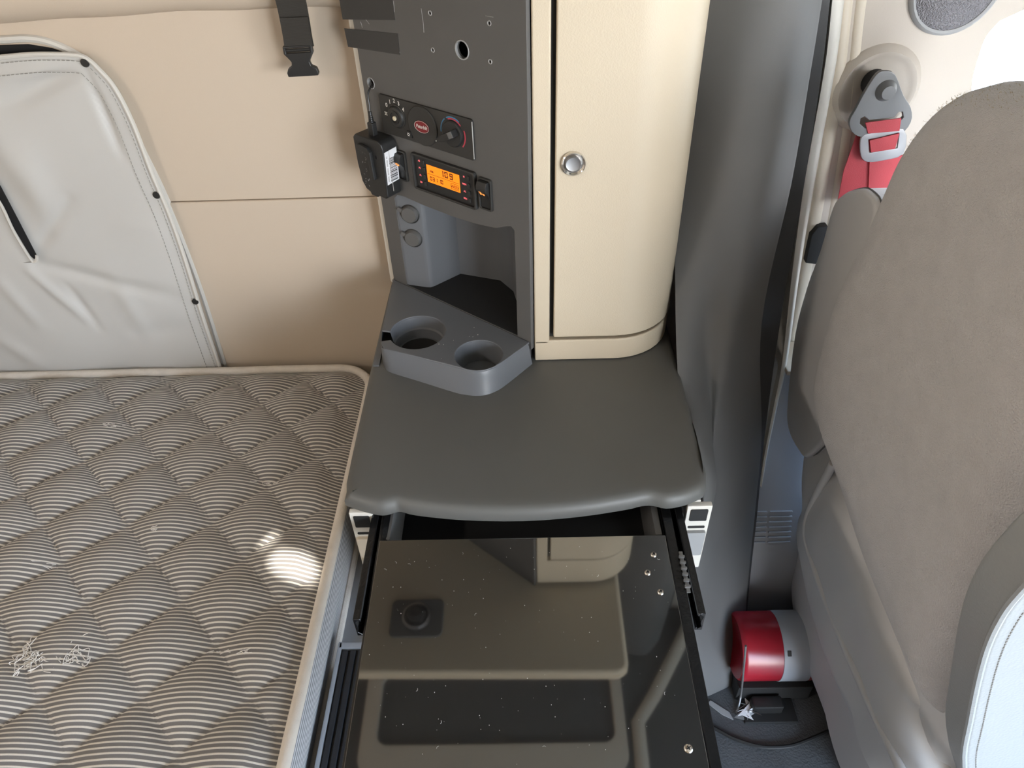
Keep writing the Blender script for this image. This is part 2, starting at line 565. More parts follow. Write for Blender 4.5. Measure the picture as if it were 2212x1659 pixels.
obj('ring', lathe([(0.034, 0.006), (0.036, 0.016), (0.030, 0.020), (0.026, 0.014)], LF.at(-0.005, 0, 0)), 'satin', lamp)
obj('head', lathe([(0.026, 0.008), (0.022, 0.03), (0.012, 0.036), (0.0, 0.034)], LF.at(-0.005, 0, 0)), 'black', lamp)
hatch = thing('roof_hatch', 'dark roof hatch with beige frame, mirrored in the black table', 'hatch', (-0.1, 0.9, 2.25))
DF = Fr((0, 0, 2.25), (1, 0, 0), (0, -1, 0))            # n down
obj('frame', plate(rrect(-0.53, 0.285, -1.12, -0.775, 0.05), [rrect(-0.48, 0.25, -1.08, -0.86, 0.035)], DF, 0.0, 0.03, 0.006, 2), 'ceilb', hatch)
obj('shade', prism(rrect(-0.485, 0.255, -1.085, -0.855, 0.03), DF, 0.001, 0.004), 'blackm', hatch)
struct('trim_2', tube([Vector((0.56, 1.27, 2.2)), Vector((0.47, 1.13, 2.235)), Vector((0.385, 1.0, 2.24)), Vector((0.325, 0.92, 2.24)), Vector((0.315, 0.6, 2.24))], 0.022, 10), 'ceilb', 'beige roof trim rail')

# unseen fill lamp added on the rear wall to brighten seat and tower
sl = thing('fill_lamp', 'unseen warm fill lamp added on the rear wall of the sleeper', 'lamp', (-1.395, -0.1, 1.75))
SLF = Fr((-1.40, -0.1, 1.75), (0, 1, 0), (0, 0, 1))     # n = +X
obj('housing', prism(rrect(-0.25, 0.25, -0.05, 0.05, 0.02), SLF, 0.0, 0.03, 0.004), 'bplain', sl)
obj('lens', prism(rrect(-0.23, 0.23, -0.035, 0.035, 0.015), SLF, 0.028, 0.034), 'lens', sl)
ll = bpy.data.lights.new('fill_lamp_light', 'AREA'); ll.shape = 'RECTANGLE'; ll.size = 0.46; ll.size_y = 0.07
ll.energy = 9.0; ll.color = (1.0, 0.90, 0.80)
lo = bpy.data.objects.new('fill_lamp_light', ll); COL.objects.link(lo)
lo.location = (-1.355, -0.1, 1.75); lo.rotation_euler = (0, -R90, 0)
lo.rotation_euler = Vector((1, 0, -0.15)).to_track_quat('-Z', 'Y').to_euler()

# ================================================================== WINDOW COVER ON THE SLEEPER WALL
CY = 1.287
wc = thing('window_cover', 'grey vinyl snap-on cover over the sleeper window beside the bed', 'window cover', (-0.95, 1.3, 0.65))
edge_px = [(60, 118), (120, 117), (165, 119), (188, 126), (215, 150), (250, 192), (290, 272), (330, 378), (365, 460), (400, 560), (440, 690), (478, 800)]
edge = [YF.uv(hy(x, y, CY)) for x, y in edge_px]
top_l = [(-1.36, 1.305), (-1.1, 1.311), (-0.98, 1.313), (-0.90, 1.317)]
curve = [(p.x, p.y) for p in smooth(top_l + edge, 6)]
bound = curve + [(-0.80, 0.60), (-1.0, 0.60), (-1.2, 0.60), (-1.36, 0.60), (-1.36, 0.8), (-1.36, 1.0), (-1.36, 1.2)]
# densify
dense = []
for i in range(len(bound)):
    a, b_ = Vector(bound[i]), Vector(bound[(i + 1) % len(bound)])
    k = max(1, int((b_ - a).length / 0.012))
    for j in range(k):
        q = a.lerp(b_, j / k); dense.append((q.x, q.y))


def seg_d(p, a, b_):
    ab = b_ - a; t = max(0, min(1, (p - a).dot(ab) / ab.length_squared)); return (p - a - ab * t).length, t


creases = []
for (x0, y0, x1, y1, amp, wd) in ((165, 140, 0, 235, -0.011, 0.018), (170, 135, 0, 160, 0.006, 0.014), (185, 150, 260, 330, -0.008, 0.008), (80, 568, 400, 645, -0.008, 0.016),
                                  (70, 585, 190, 690, 0.006, 0.012), (150, 620, 215, 710, -0.005, 0.010), (0, 600, 90, 700, 0.005, 0.015), (60, 330, 110, 480, 0.010, 0.03), (150, 430, 75, 550, -0.006, 0.014),
                                  (0, 730, 100, 790, 0.006, 0.02), (250, 600, 330, 740, 0.004, 0.02), (360, 500, 250, 480, 0.003, 0.02), (300, 720, 440, 700, -0.005, 0.02), (0, 300, 60, 400, 0.008, 0.03)):
    a = Vector(YF.uv(hy(x0, y0, CY))); b_ = Vector(YF.uv(hy(x1, y1, CY)))
    creases.append((a, b_, amp, wd))


def cov(a, b_, r):
    y = 0.0
    p = Vector((a, b_))
    for c0, c1, amp, wd in creases:
        d, t = seg_d(p, c0, c1)
        if d < wd * 3:
            y += amp * math.exp(-(d / wd) ** 2) * (0.4 + 0.6 * math.sin(math.pi * min(1, t * 0.9 + 0.1)))
    y += 0.006 * noise.noise(Vector((a * 6, b_ * 5, 3)))
    fall = min(1, (1 - r) * 9)
    return YF(a, b_, -CY + y * fall + 0.004 * (1 - r ** 8))


cb = radial(dense, (-1.0, 0.95), 70, cov)
bmesh.ops.recalc_face_normals(cb, faces=cb.faces)
panel = obj('panel', cb, 'cover', wc, sharp=80)
obj('binding', tube([YF(p[0], p[1], -CY + 0.001) for p in curve], 0.0042, 8), 'coveredge', wc)


def inset(pts, d):
    out = []
    for i in range(len(pts)):
        a = Vector(pts[max(i - 1, 0)]); c = Vector(pts[min(i + 1, len(pts) - 1)])
        t = (c - a).normalized(); out.append((pts[i][0] + t.y * d, pts[i][1] - t.x * d))
    return out


def dashes(pts, on, off, r):
    b = bmesh.new(); acc = 0; n0 = None; seg = []
    L = [Vector(p) for p in pts]
    # resample
    res = [L[0]]; rem = 0
    for a, c in zip(L, L[1:]):
        d = (c - a).length; t = rem
        while t < d:
            res.append(a.lerp(c, t / d)); t += on + off
        rem = t - d
    for a, c in zip(res, res[1:]):
        dd = (c - a)
        if dd.length < 1e-6 or dd.length > (on + off) * 1.6:
            continue
        tube([a, a + dd * (on / (on + off))], r, 5, bm=b)
    return b


st1 = inset(curve, 0.028); st2 = inset(curve, 0.0085)
sb = dashes([YF(p[0], p[1], -CY + 0.0052) for p in st1], 0.005, 0.003, 0.0007)
sb = merge(sb, dashes([YF(p[0], p[1], -CY + 0.0042) for p in st2], 0.005, 0.003, 0.0007))
obj('stitching', sb, 'stitch', wc, kind='stuff')
for x, y in ((182, 137), (337, 423), (421, 653)):
    u, v = YF.uv(hy(x, y, CY - 0.006))
    obj('snap', lathe([(0.0072, 0.0), (0.0072, 0.0012), (0.006, 0.0028), (0.0, 0.0032)], Fr(YF(u, v, -CY + 0.003), (1, 0, 0), (0, 0, 1)), 18), 'black', wc)
# pocket: dark slit with pale piping
PY_ = CY - 0.012
slit = [YF.uv(hy(x, y, PY_)) for x, y in ((-160, 190), (-60, 320), (0, 402), (40, 478), (79, 553), (74, 560), (66, 553), (28, 490), (-6, 424), (-70, 340), (-164, 196))]
obj('pocket_slit', prism(slit, YF, -PY_ - 0.002, -PY_), 'void', wc)
pip = smooth([hy(x, y, PY_ - 0.003) for x, y in ((-166, 202), (-70, 352), (-4, 432), (30, 500), (64, 556), (73, 566), (79, 562), (79, 552))], 5)
obj('pocket_piping', tube(pip, 0.0028, 7), 'coveredge', wc)
obj('pocket_hem', tube([hy(x, y, CY - 0.004) for x, y in ((-300, 585), (-100, 574), (0, 571), (70, 566))], 0.0012, 5), 'stitch', wc)
wf = struct('window_2', tube(smooth([hy(x, y, WY - 0.001) for x, y in ((-260, 105), (-120, 90), (0, 86), (60, 83), (110, 92), (165, 117), (205, 150), (245, 195), (280, 258), (305, 318), (350, 410), (390, 505), (440, 640), (487, 790))], 5), 0.0065, 8), 'coveredge', 'sleeper window frame peeking out behind its vinyl cover')
gp = [YF.uv(hy(x, y, WY - 0.003)) for x, y in ((-260, 118), (-120, 104), (0, 98), (60, 96), (110, 104), (165, 124), (165, 150), (0, 150), (-260, 150))]
obj('gap_shade', prism(gp, YF, -WY + 0.001, -WY + 0.004), 'void', wf)  # flat black sheet stands in for the shaded gap above the cover

# ================================================================== BUCKLE STRAP
bs = thing('buckle_strap', 'black webbing strap with a side-release buckle hanging on the beige wall', 'strap', (-0.355, 1.26, 1.28))
cy0 = 1.262


def ribbon(pts, half, th, axis=Vector((1, 0, 0))):
    b = bmesh.new(); rows = []
    P = [Vector(p) for p in pts]
    for i, p in enumerate(P):
        t = (P[min(i + 1, len(P) - 1)] - P[max(i - 1, 0)]).normalized()
        n = t.cross(axis).normalized()
        rows.append([b.verts.new(p + axis * sx * half + n * sn * th) for sx, sn in ((-1, -.5), (1, -.5), (1, .5), (-1, .5))])
    for A, B in zip(rows, rows[1:]):
        for j in range(4):
            b.faces.new((A[j], A[(j + 1) % 4], B[(j + 1) % 4], B[j]))
    b.faces.new(rows[0][::-1]); b.faces.new(rows[-1])
    bmesh.ops.recalc_face_normals(b, faces=b.faces)
    return b


obj('webbing', ribbon(smooth([(-0.351, 1.235, 1.45), (-0.351, 1.245, 1.40), (-0.353, 1.252, 1.37), (-0.355, 1.256, 1.345), (-0.356, 1.260, 1.328)], 5), 0.0235, 0.0022), 'web', bs)
obj('webbing_fold', ribbon(smooth([(-0.3525, 1.247, 1.375), (-0.354, 1.250, 1.35), (-0.356, 1.252, 1.332)], 5), 0.0225, 0.002), 'web', bs)
BF = Fr((-0.360, 1.262, 1.306), (1, 0, 0.03), (0, 0, 1))
bk = plate([(-.024, .024), (.024, .024), (.0245, .012), (.019, .004), (.0155, -.002), (.017, -.008), (.025, -.012), (.027, -.020), (.026, -.0245), (-.025, -.0245), (-.026, -.018), (-.0225, -.011), (-.0155, -.007), (-.0145, -.001), (-.018, .004), (-.0245, .012)],
           [[(-.020, .020), (-.020, .013), (.020, .013), (.020, .020)]], BF, -0.005, 0.005, 0.0016, 2)
obj('buckle', bk, 'black', bs)
obj('buckle_bar', tube([BF(-.021, .0165, .001), BF(.021, .0165, .001)], 0.0026, 8), 'black', bs)

# ================================================================== BUNK AND MATTRESS
MZ = 0.642
bed = thing('mattress', 'striped quilted mattress with white piping on the bunk', 'mattress', (-0.8, 0.5, 0.46))
MX0, MX1, MY0, MY1, MR = -1.385, -0.342, -0.35, 1.273, 0.075
mout = rrect(MX0, MX1, MY0, MY1, MR, 8)


def mat_inside(x, y):
    """distance to the rounded outline, positive inside"""
    cx = min(max(x, MX0 + MR), MX1 - MR); cy = min(max(y, MY0 + MR), MY1 - MR)
    d = math.hypot(x - cx, y - cy)
    if d > 1e-9:
        return MR - d
    return min(x - MX0, MX1 - x, y - MY0, MY1 - y)


def mtop(u, v):
    x = MX0 + (MX1 - MX0) * u; y = MY0 + (MY1 - MY0) * v
    cx = min(max(x, MX0 + MR), MX1 - MR); cy = min(max(y, MY0 + MR), MY1 - MR)
    d = math.hypot(x - cx, y - cy)
    if d > MR - 0.001:
        x = cx + (x - cx) / d * (MR - 0.001); y = cy + (y - cy) / d * (MR - 0.001)
    wx = x + 0.006 * noise.noise(Vector((x * 5, y * 5, 1))); wy = y + 0.006 * noise.noise(Vector((x * 5, y * 5, 8)))
    a = (wx + 1.1084) / 0.155 - (wy - 1.2288) / 0.161
    b = (wx + 1.1084) / 0.155 + (wy - 1.2288) / 0.161
    h = (abs(math.sin(math.pi * a)) * abs(math.sin(math.pi * b))) ** 0.55
    ins = max(0.0, mat_inside(x, y))
    f = min(1, ins / 0.05)
    crown = 0.018 * (1 - math.exp(-ins / 0.06))
    return Vector((x, y, MZ - 0.012 + crown + 0.019 * h * f + 0.004 * noise.noise(Vector((x * 3, y * 3, 0)))))


obj('quilted_top', grid(mtop, 190, 290), 'ticking', bed, sharp=80)
pp = []
for i in range(len(mout)):
    a, b_ = Vector(mout[i]), Vector(mout[(i + 1) % len(mout)])
    k = max(1, int((b_ - a).length / 0.03))
    for j in range(k):
        pp.append(a.lerp(b_, j / k))
obj('piping', tube([Vector((p.x, p.y, MZ - 0.004 + 0.002 * noise.noise(Vector((p.x * 12, p.y * 12, 5))))) for p in pp], 0.0095, 10, closed=True), 'piping', bed)
obj('lower_piping', tube([Vector((p.x, p.y, 0.50)) for p in pp], 0.008, 8, closed=True), 'piping', bed)
n_ = len(pp)


def mside(u, v):
    p = pp[int(round(u * n_)) % n_]
    nx = 0.010 * math.sin(math.pi * v)
    d = Vector((p.x - (MX0 + MX1) / 2, p.y - (MY0 + MY1) / 2)).normalized()
    sx = 1 if p.x > MX1 - 0.08 else (-1 if p.x < MX0 + 0.08 else 0)
    sy = 1 if p.y > MY1 - 0.08 else 0
    return Vector((p.x - 0.004 * sx + nx * sx, p.y + nx * sy * 0.5, 0.50 + (MZ - 0.50) * v))


obj('side_band', grid(mside, n_, 10, cu=True), 'band', bed)
tuft = bmesh.new()
rnd = random.Random(3)
for (cx, cy, k, sp) in ((150, 1408, 16, 16), (80, 1420, 14, 22), (50, 1424, 6, 16)):
    for i in range(k):
        p0 = hz(cx + rnd.gauss(0, sp * .6), cy + rnd.gauss(0, 7), MZ + 0.022)
        pts = [p0]
        for j in range(7):
            pts.append(pts[-1] + Vector((rnd.gauss(0, .006), rnd.gauss(0, .006), rnd.gauss(0, .0015))))
        pts = [Vector((p.x, p.y, max(MZ + 0.02, min(MZ + 0.032, p.z)))) for p in smooth(pts, 4)]
        tube(pts, 0.0006, 4, bm=tuft)
tg = obj('thread_tangle', tuft, 'lint', None)
tag(tg, 'tangle of loose white threads lying on the striped mattress', 'thread')
fr_ = bmesh.new()
for (cx, cy, wd) in ((243, 922, 22), (570, 1040, 30), (92, 1218, 26), (462, 1406, 28), (520, 1408, 10), (330, 1145, 4)):
    for i in range(9):
        p = hz(cx + rnd.uniform(-wd, wd), cy + rnd.uniform(-4, 4), MZ + 0.015)
        L_ = rnd.uniform(.004, .012); a_ = rnd.gauss(0, .35)
        pts = []
        for t_ in (0, .5, 1):
            x_, y_ = p.x + L_ * t_ * math.cos(a_), p.y + L_ * t_ * math.sin(a_)
            pts.append(Vector((x_, y_, mtop((x_ - MX0) / (MX1 - MX0), (y_ - MY0) / (MY1 - MY0)).z + 0.0008)))
        tube(pts, 0.0006, 4, bm=fr_)
obj('frayed_threads', fr_, 'lint', bed, kind='stuff')
bunk = thing('bunk_base', 'dark bunk box under the striped mattress', 'bunk', (-0.8, 0.5, 0))
obj('box', box(-1.39, -0.375, -0.35, 1.29, 0.0, 0.488, 0.005), 'dark2', bunk)

# metal channel and ribbed step strip between mattress and drawer
ch = thing('metal_channel', 'brushed metal channel in the gap between mattress and slide-out table', 'channel', (-0.32, 0.8, 0.40))
obj('web', box(-0.338, -0.276, 0.30, 1.00, 0.492, 0.497), 'alu', ch)
obj('flange', box(-0.280, -0.276, 0.30, 1.00, 0.497, 0.513), 'alu', ch)
obj('support', box(-0.335, -0.30, 0.30, 1.0, 0.0, 0.492), 'dark2', ch)
stp = thing('ribbed_strip', 'light grey strip with black rubber ribs along the edge of the bed', 'step strip', (-0.31, 0.4, 0.5))
obj('base', box(-0.322, -0.258, 0.05, 0.640, 0.545, 0.556, 0.002), 'lgrey', stp)
obj('end_cap', box(-0.322, -0.258, 0.627, 0.641, 0.553, 0.562, 0.003), 'lgrey', stp)
obj('border', box(-0.322, -0.314, 0.05, 0.641, 0.553, 0.562, 0.002), 'lgrey', stp)
obj('backing', box(-0.314, -0.260, 0.05, 0.627, 0.5555, 0.5575), 'rubber', stp)
for i in range(4):
    x = -0.3120 + i * 0.0130
    obj('rib', box(x, x + 0.0090, 0.05, 0.625, 0.556, 0.563, 0.0015), 'rubber', stp)
obj('post', box(-0.318, -0.28, 0.1, 0.6, 0.513, 0.546), 'dark2', stp)

# ================================================================== BASE CABINET, WORKTOP
bc = thing('base_cabinet', 'white base cabinet carrying the dark worktop and the pull-out table', 'cabinet', (0, 1.0, 0))
for x0, x1 in ((-0.262, -0.246), (0.244, 0.262)):
    obj('side_panel', box(x0, x1, 0.715, 1.30, 0.66, 0.818, 0.002), 'white', bc)
    obj('lower_side', box(x0, x1, 0.72, 1.30, 0.0, 0.66), 'dark2', bc)
obj('back_panel', box(-0.246, 0.244, 1.27, 1.30, 0.0, 0.818), 'blackm', bc)
obj('inner_floor', box(-0.246, 0.244, 0.74, 1.27, 0.60, 0.62), 'blackm', bc)
obj('lower_front', box(-0.246, 0.244, 0.745, 0.76, 0.0, 0.60), 'dark2', bc)
for sx, x0, x1 in ((-1, -0.272, -0.236), (1, 0.240, 0.278)):
    fp = [(x0, 0.66), (x1, 0.66), (x1, 0.815), (x0, 0.815)]
    fl = obj('front_flange', prism(fp, YF, -0.716, -0.706, 0.002), 'white', bc)
    obj('slot', prism(rrect(x0 + 0.006, x1 - 0.006, 0.782, 0.808, 0.002), YF, -0.708, -0.7045), 'blackm', fl)
    obj('slot', prism(rrect(x0 + 0.006, x1 - 0.006, 0.764, 0.769, 0.002), YF, -0.708, -0.7050), 'blackm', fl)
    obj('cover_tab', prism(rrect(x0 + 0.003, x1 - 0.003, 0.70, 0.758, 0.004), YF, -0.708, -0.700, 0.002), 'bplain' if sx < 0 else 'grey', fl)
obj('stop_peg', lathe([(0.004, 0), (0.0055, 0.004), (0.002, 0.016), (0, 0.017)], Fr((-0.262, 0.63, 0.70), (0, 1, 0), (0, 0, 1)), 12), 'lgrey', bc)
obj('peg_bracket', box(-0.262, -0.250, 0.60, 0.716, 0.69, 0.71), 'blackm', bc)

wt = thing('worktop', 'charcoal worktop with a bowed front edge below the beige cabinet', 'worktop', (0, 0.9, 0.82))
fe = [hz(x, y, 0.826) for x, y in ((751, 1092), (790, 1105), (826, 1112), (850, 1107), (866, 1104), (900, 1112), (1000, 1122), (1130, 1124), (1250, 1115), (1350, 1100), (1385, 1092), (1410, 1091), (1440, 1097), (1480, 1090), (1513, 1076))]
wpoly = [(-0.276, 1.30), (-0.278, 1.02), (-0.276, 0.80), (-0.275, 0.745), (-0.272, 0.728)]
wpoly += [(p.x, p.y) for p in smooth([(q.x, q.y) for q in fe], 3)]
wpoly += [(0.266, 0.722), (0.271, 0.745), (0.272, 0.80), (0.273, 1.0), (0.273, 1.30)]
b = bmesh.new()
prof = [(0.0, 0.824), (-0.0022, 0.828), (-0.0022, 0.838), (0.0, 0.8445), (0.004, 0.849), (0.010, 0.8510), (0.02, 0.8515)]


def offset_poly(poly, d):
    out = []
    n = len(poly)
    for i in range(n):
        p0, p1, p2 = Vector(poly[i - 1]), Vector(poly[i]), Vector(poly[(i + 1) % n])
        e1 = (p1 - p0).normalized(); e2 = (p2 - p1).normalized()
        n1 = Vector((-e1.y, e1.x)); n2 = Vector((-e2.y, e2.x))
        nn = (n1 + n2)
        if nn.length < 1e-6:
            nn = n1
        nn.normalize()
        k = d / max(0.5, nn.dot(n1))
        out.append((p1.x + nn.x * k, p1.y + nn.y * k))
    return out


rings = []
for d, z in prof:
    rings.append([b.verts.new((p[0], p[1], z)) for p in offset_poly(wpoly, d)])
for A, B in zip(rings, rings[1:]):
    for i in range(len(A)):
        b.faces.new((A[i], A[(i + 1) % len(A)], B[(i + 1) % len(A)], B[i]))
b.faces.new(rings[-1]); b.faces.new(rings[0][::-1])
bmesh.ops.triangulate(b, faces=[f for f in b.faces if len(f.verts) > 4])
bmesh.ops.recalc_face_normals(b, faces=b.faces)
obj('slab', b, 'worktop', wt, sharp=50)

# ================================================================== PULL-OUT TABLE
TF = Fr((0, 0.6575, 0.811), (1, 0, 0), (0, math.cos(math.radians(2)), math.sin(math.radians(2))))    # v = away from camera, n = up
tb = thing('slide_out_table', 'glossy black slide-out table pulled out from under the worktop', 'table', (0, 0.5, 0.77))
obj('panel', prism([(-0.2185, 0.0), (-0.2185, -0.48), (0.1990, -0.48), (0.1990, 0.0)], TF, -0.012, 0.0, 0.0012, 2), 'gloss', tb)
obj('drawer_floor', box(-0.215, 0.196, 0.662, 1.22, 0.715, 0.722), 'blackm', tb)
obj('drawer_side', box(-0.215, -0.205, 0.662, 1.22, 0.722, 0.806, 0.001), 'dark', tb)
obj('drawer_side', box(0.186, 0.196, 0.662, 1.22, 0.722, 0.806, 0.001), 'dark', tb)
obj('drawer_back', box(-0.208, 0.192, 1.20, 1.22, 0.722, 0.79), 'blackm', tb)


def rail_profile(x, side, y0, y1, zc, hh, t, name, fr=None):
    """C-shaped slide member; opens towards the table"""
    s_ = side
    p = [(x, zc - hh), (x - s_ * 0.010, zc - hh), (x - s_ * 0.010, zc - hh + 0.006), (x - s_ * 0.007, zc - hh + 0.006), (x - s_ * 0.007, zc - hh + t), (x - s_ * 0.002, zc - hh + 0.008),
         (x - s_ * 0.004, zc - 0.003), (x - s_ * 0.004, zc + 0.003), (x - s_ * 0.002, zc + hh - 0.008), (x - s_ * 0.007, zc + hh - t), (x - s_ * 0.007, zc + hh - 0.006), (x - s_ * 0.010, zc + hh - 0.006), (x - s_ * 0.010, zc + hh), (x, zc + hh)]
    q = p if s_ > 0 else p
    return prism(q, YF, -y1, -y0, 0.0006, 1)


for sd, xo, xi in ((-1, -0.2375, -0.2155), (1, 0.2325, 0.2068)):
    nm = 'outer_rail'
    ro = obj(nm, rail_profile(xo, sd, 0.530, 0.74, 0.788, 0.020, 0.003, nm), 'rail', tb)
    P_ = [(xi - 0.0055, -0.021), (xi + 0.0055, -0.021), (xi + 0.0055, -0.015), (xi + 0.002 * sd, -0.012), (xi + 0.002 * sd, -0.004), (xi + 0.0065, -0.0055), (xi + 0.0065, -0.0125 + 0.012 * (sd > 0)), (xi - 0.0065, -0.0125 + 0.012 * (sd > 0)), (xi - 0.0065, -0.0055), (xi - 0.002, -0.004), (xi - 0.002, -0.012), (xi - 0.0055, -0.015)]
    RF = Fr(TF(0, 0, 0), TF.u, TF.n)      # n = -v : towards camera
    obj('inner_rail', prism(P_, RF, -0.06, 0.48, 0.0006, 1), 'rail', tb)
    cg = bmesh.new()
    if sd < 0:
        continue
    for i in range(6):
        v = -0.040 - 0.0095 * i
        z0 = 0.0035
        xc = xi + sd * 0.0085
        prism(rrect(xc - 0.004, xc + 0.004, v - 0.0016, v + 0.0016, 0.0006, 2), TF, z0 - 0.002, z0 + 0.0018, 0, 1, cg)
    prism([(xi + sd * 0.009 - 0.0025, -0.03), (xi + sd * 0.009 + 0.0025, -0.03), (xi + sd * 0.009 + 0.0025, -0.095), (xi + sd * 0.009 - 0.0025, -0.095)], TF, -0.001, 0.0015, 0, 1, cg)
    obj('ball_cage', cg, 'dgrey' if sd > 0 else 'rail', tb)
for x, y, r in ((1412, 1198, .0042), (1399, 1237, .0042), (1427, 1279, .0042), (1487, 1617, .0048)):
    u, v = TF.px(x, y)
    sf = TF.at(u, v)
    sc = obj('screw', lathe([(r * 1.15, 0), (r * 1.1, 0.0010), (r * .8, 0.0022), (0, 0.0027)], sf, 16), 'chrome', tb)
    cr = bmesh.new()
    for an in (0.5, 0.5 + R90):
        f2 = sf.rot(an)
        prism([(-r * .55, -r * .13), (r * .55, -r * .13), (r * .55, r * .13), (-r * .55, r * .13)], f2, 0.0022, 0.0029, bm=cr)
    obj('cross_slot', cr, 'void', sc)
sp = bmesh.new()
for i in range(130):
    u = rnd.uniform(-0.212, 0.194); v = rnd.uniform(-0.33, -0.01); s_ = rnd.choice((.0002, .0002, .0003, .0004))
    prism(circ(s_, 5, u, v, s_ * rnd.uniform(.6, 2.2)), TF, 0.0, 0.0002, bm=sp)
for i in range(12):
    u = rnd.uniform(-0.212, 0.194); v = rnd.uniform(-0.33, -0.01); a_ = rnd.uniform(0, 6)
    p0 = TF(u, v, 0.0004); p1 = TF(u + .002 * math.cos(a_), v + .002 * math.sin(a_), 0.0004); p2 = TF(u + .004 * math.cos(a_ + .5), v + .004 * math.sin(a_ + .5), 0.0003)
    tube(smooth([p0, p1, p2], 3), 0.00014, 4, bm=sp)
obj('dust', sp, 'lint', tb, kind='stuff')

# ================================================================== CONTROL TOWER
A_ = math.radians(39)
TW = Fr((-0.2748, 1.2462, 0.85), (math.cos(A_), -math.sin(A_), 0), (0, 0, 1))      # n faces the bed
TZ = 0.72           # height of the tower face above the worktop
tw = thing('control_tower', 'charcoal control tower standing between the bunk wall and the beige cabinet', 'cabinet', (-0.13, 1.15, 0.85))
hole1 = TW.px(801, 180); hole2 = TW.px(998, 108)
niche = [(0.061, 0.0472), (0.3385, 0.0472), (0.3385, 0.256), (0.332, 0.261), (0.322, 0.258), (0.30, 0.2475), (0.255, 0.2415), (0.206, 0.239), (0.13, 0.2395), (0.085, 0.2425), (0.068, 0.240), (0.061, 0.232)]
holes = [niche, circ(0.0082, 18, *hole1), circ(0.0125, 20, *hole2, ry=0.0115)]
scr = [TW.px(x, y) for x, y in ((929, 28), (935, 108), (1057, 50), (1059, 133))]
holes += [circ(0.0022, 8, *q) for q in scr]
face = plate([(0.0235, 0.03), (0.3695, 0.03), (0.3695, TZ), (0.0235, TZ)], holes, TW, -0.008, 0.0, 0.0022, 3)
fo = obj('face_panel', face, 'dark', tw)
# turned back side and shell
obj('shell_edge', prism([(0.004, 0.03), (0.0225, 0.03), (0.0225, TZ), (0.004, TZ)], TW, -0.035, -0.006, 0.003, 2), 'white', tw)
sh = box(-0.264, -0.258, 1.245, 1.300, 0.90, 0.85 + TZ)
obj('side_wall', sh, 'bplain', tw)
obj('right_wall', box(0.0065, 0.0125, 1.03, 1.30, 0.853, 0.85 + TZ), 'dark', tw)
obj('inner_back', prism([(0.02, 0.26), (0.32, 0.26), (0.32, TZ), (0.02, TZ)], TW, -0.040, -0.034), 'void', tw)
# niche lining: walls follow a bent plan, plus floor and roof
nl = [(0.058, -0.001), (0.064, -0.0015), (0.070, -0.004), (0.100, -0.0165), (0.106, -0.0205), (0.109, -0.028), (0.120, -0.092), (0.20, -0.120), (0.245, -0.105), (0.29, -0.066), (0.325, -0.028), (0.3405, -0.010), (0.341, -0.001)]


def nwall(u, v):
    k = u * (len(nl) - 1); i = min(int(k), len(nl) - 2); t = k - i
    return TW(nl[i][0] + (nl[i + 1][0] - nl[i][0]) * t, 0.03 + 0.24 * v, nl[i][1] + (nl[i + 1][1] - nl[i][1]) * t)


obj('niche_wall', grid(nwall, (len(nl) - 1) * 3, 2), 'tray', tw, sharp=60)
HF = Fr(TW(0, 0, 0), TW.u, TW.n)          # plan frame of tower; n = u x n = down? checked by sign below
nfl = [(p[0], p[1]) for p in nl]
sgn = 1 if HF.n.z > 0 else -1
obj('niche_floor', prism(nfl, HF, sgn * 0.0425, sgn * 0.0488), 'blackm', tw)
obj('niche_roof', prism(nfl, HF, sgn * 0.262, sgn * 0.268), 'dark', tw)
for q in scr:
    obj('screw_hole_rim', lathe([(0.0021, 0.0), (0.0026, 0.0008), (0.0033, 0.0009), (0.0037, 0.0)], TW.at(*q), 12), 'numgrey', tw)
obj('port_rim', lathe([(0.0115, -0.003), (0.0118, 0.0006), (0.0132, 0.0008), (0.0137, 0.0)], TW.at(*hole2), 22), 'grey', tw)
obj('port_rim', lathe([(0.0078, -0.008), (0.0080, 0.0006), (0.0088, 0.0006), (0.0092, 0.0)], TW.at(*hole1), 18), 'grey', tw)
scb = bmesh.new()
for (x0, y0, x1, y1) in ((910, 18, 916, 70), (779, 47, 783, 60), (790, 42, 798, 52), (1049, 34, 1066, 37), (850, 2, 852, 26), (863, 110, 863, 117)):
    p0, p1 = TW.px(x0, y0), TW.px(x1, y1)
    tube([TW(*p0, 0.0003), TW(p0[0] * .5 + p1[0] * .5 + .0007, p0[1] * .5 + p1[1] * .5, 0.0003), TW(*p1, 0.0003)], 0.00035, 4, bm=scb)
obj('scratches', scb, 'numgrey', tw, kind='stuff')
# outlets on the turned strip
o_dir = Vector((nl[3][0] - nl[2][0], nl[3][1] - nl[2][1])).normalized()
ou = (TW.u * o_dir.x + TW.n * o_dir.y)
for k, (x, y) in enumerate(((875, 465), (885, 518))):
    base = TW(0.085, 0.2035 - 0.049 * k, -0.0105)
    of = Fr(base, ou, (0, 0, 1))
    ot = obj('socket_cap', lathe([(0.0168, -0.003), (0.0168, 0.0012), (0.0160, 0.002)] + [(0.0150, 0.0055), (0.0138, 0.0068), (0.0, 0.0070)], of, 28), 'dark', tw)
    obj('socket_ring', lathe([(0.0186, -0.002), (0.0186, 0.0014), (0.0176, 0.0022), (0.0166, 0.0014)], of, 28), 'panel', ot)
    obj('pull_tab', prism([(-0.006, -0.004), (0.004, -0.004), (0.004, 0.004), (-0.005, 0.0035)], of.at(-0.0165, 0.008).rot(-0.5), 0.0, 0.0055, 0.001), 'dark', ot)
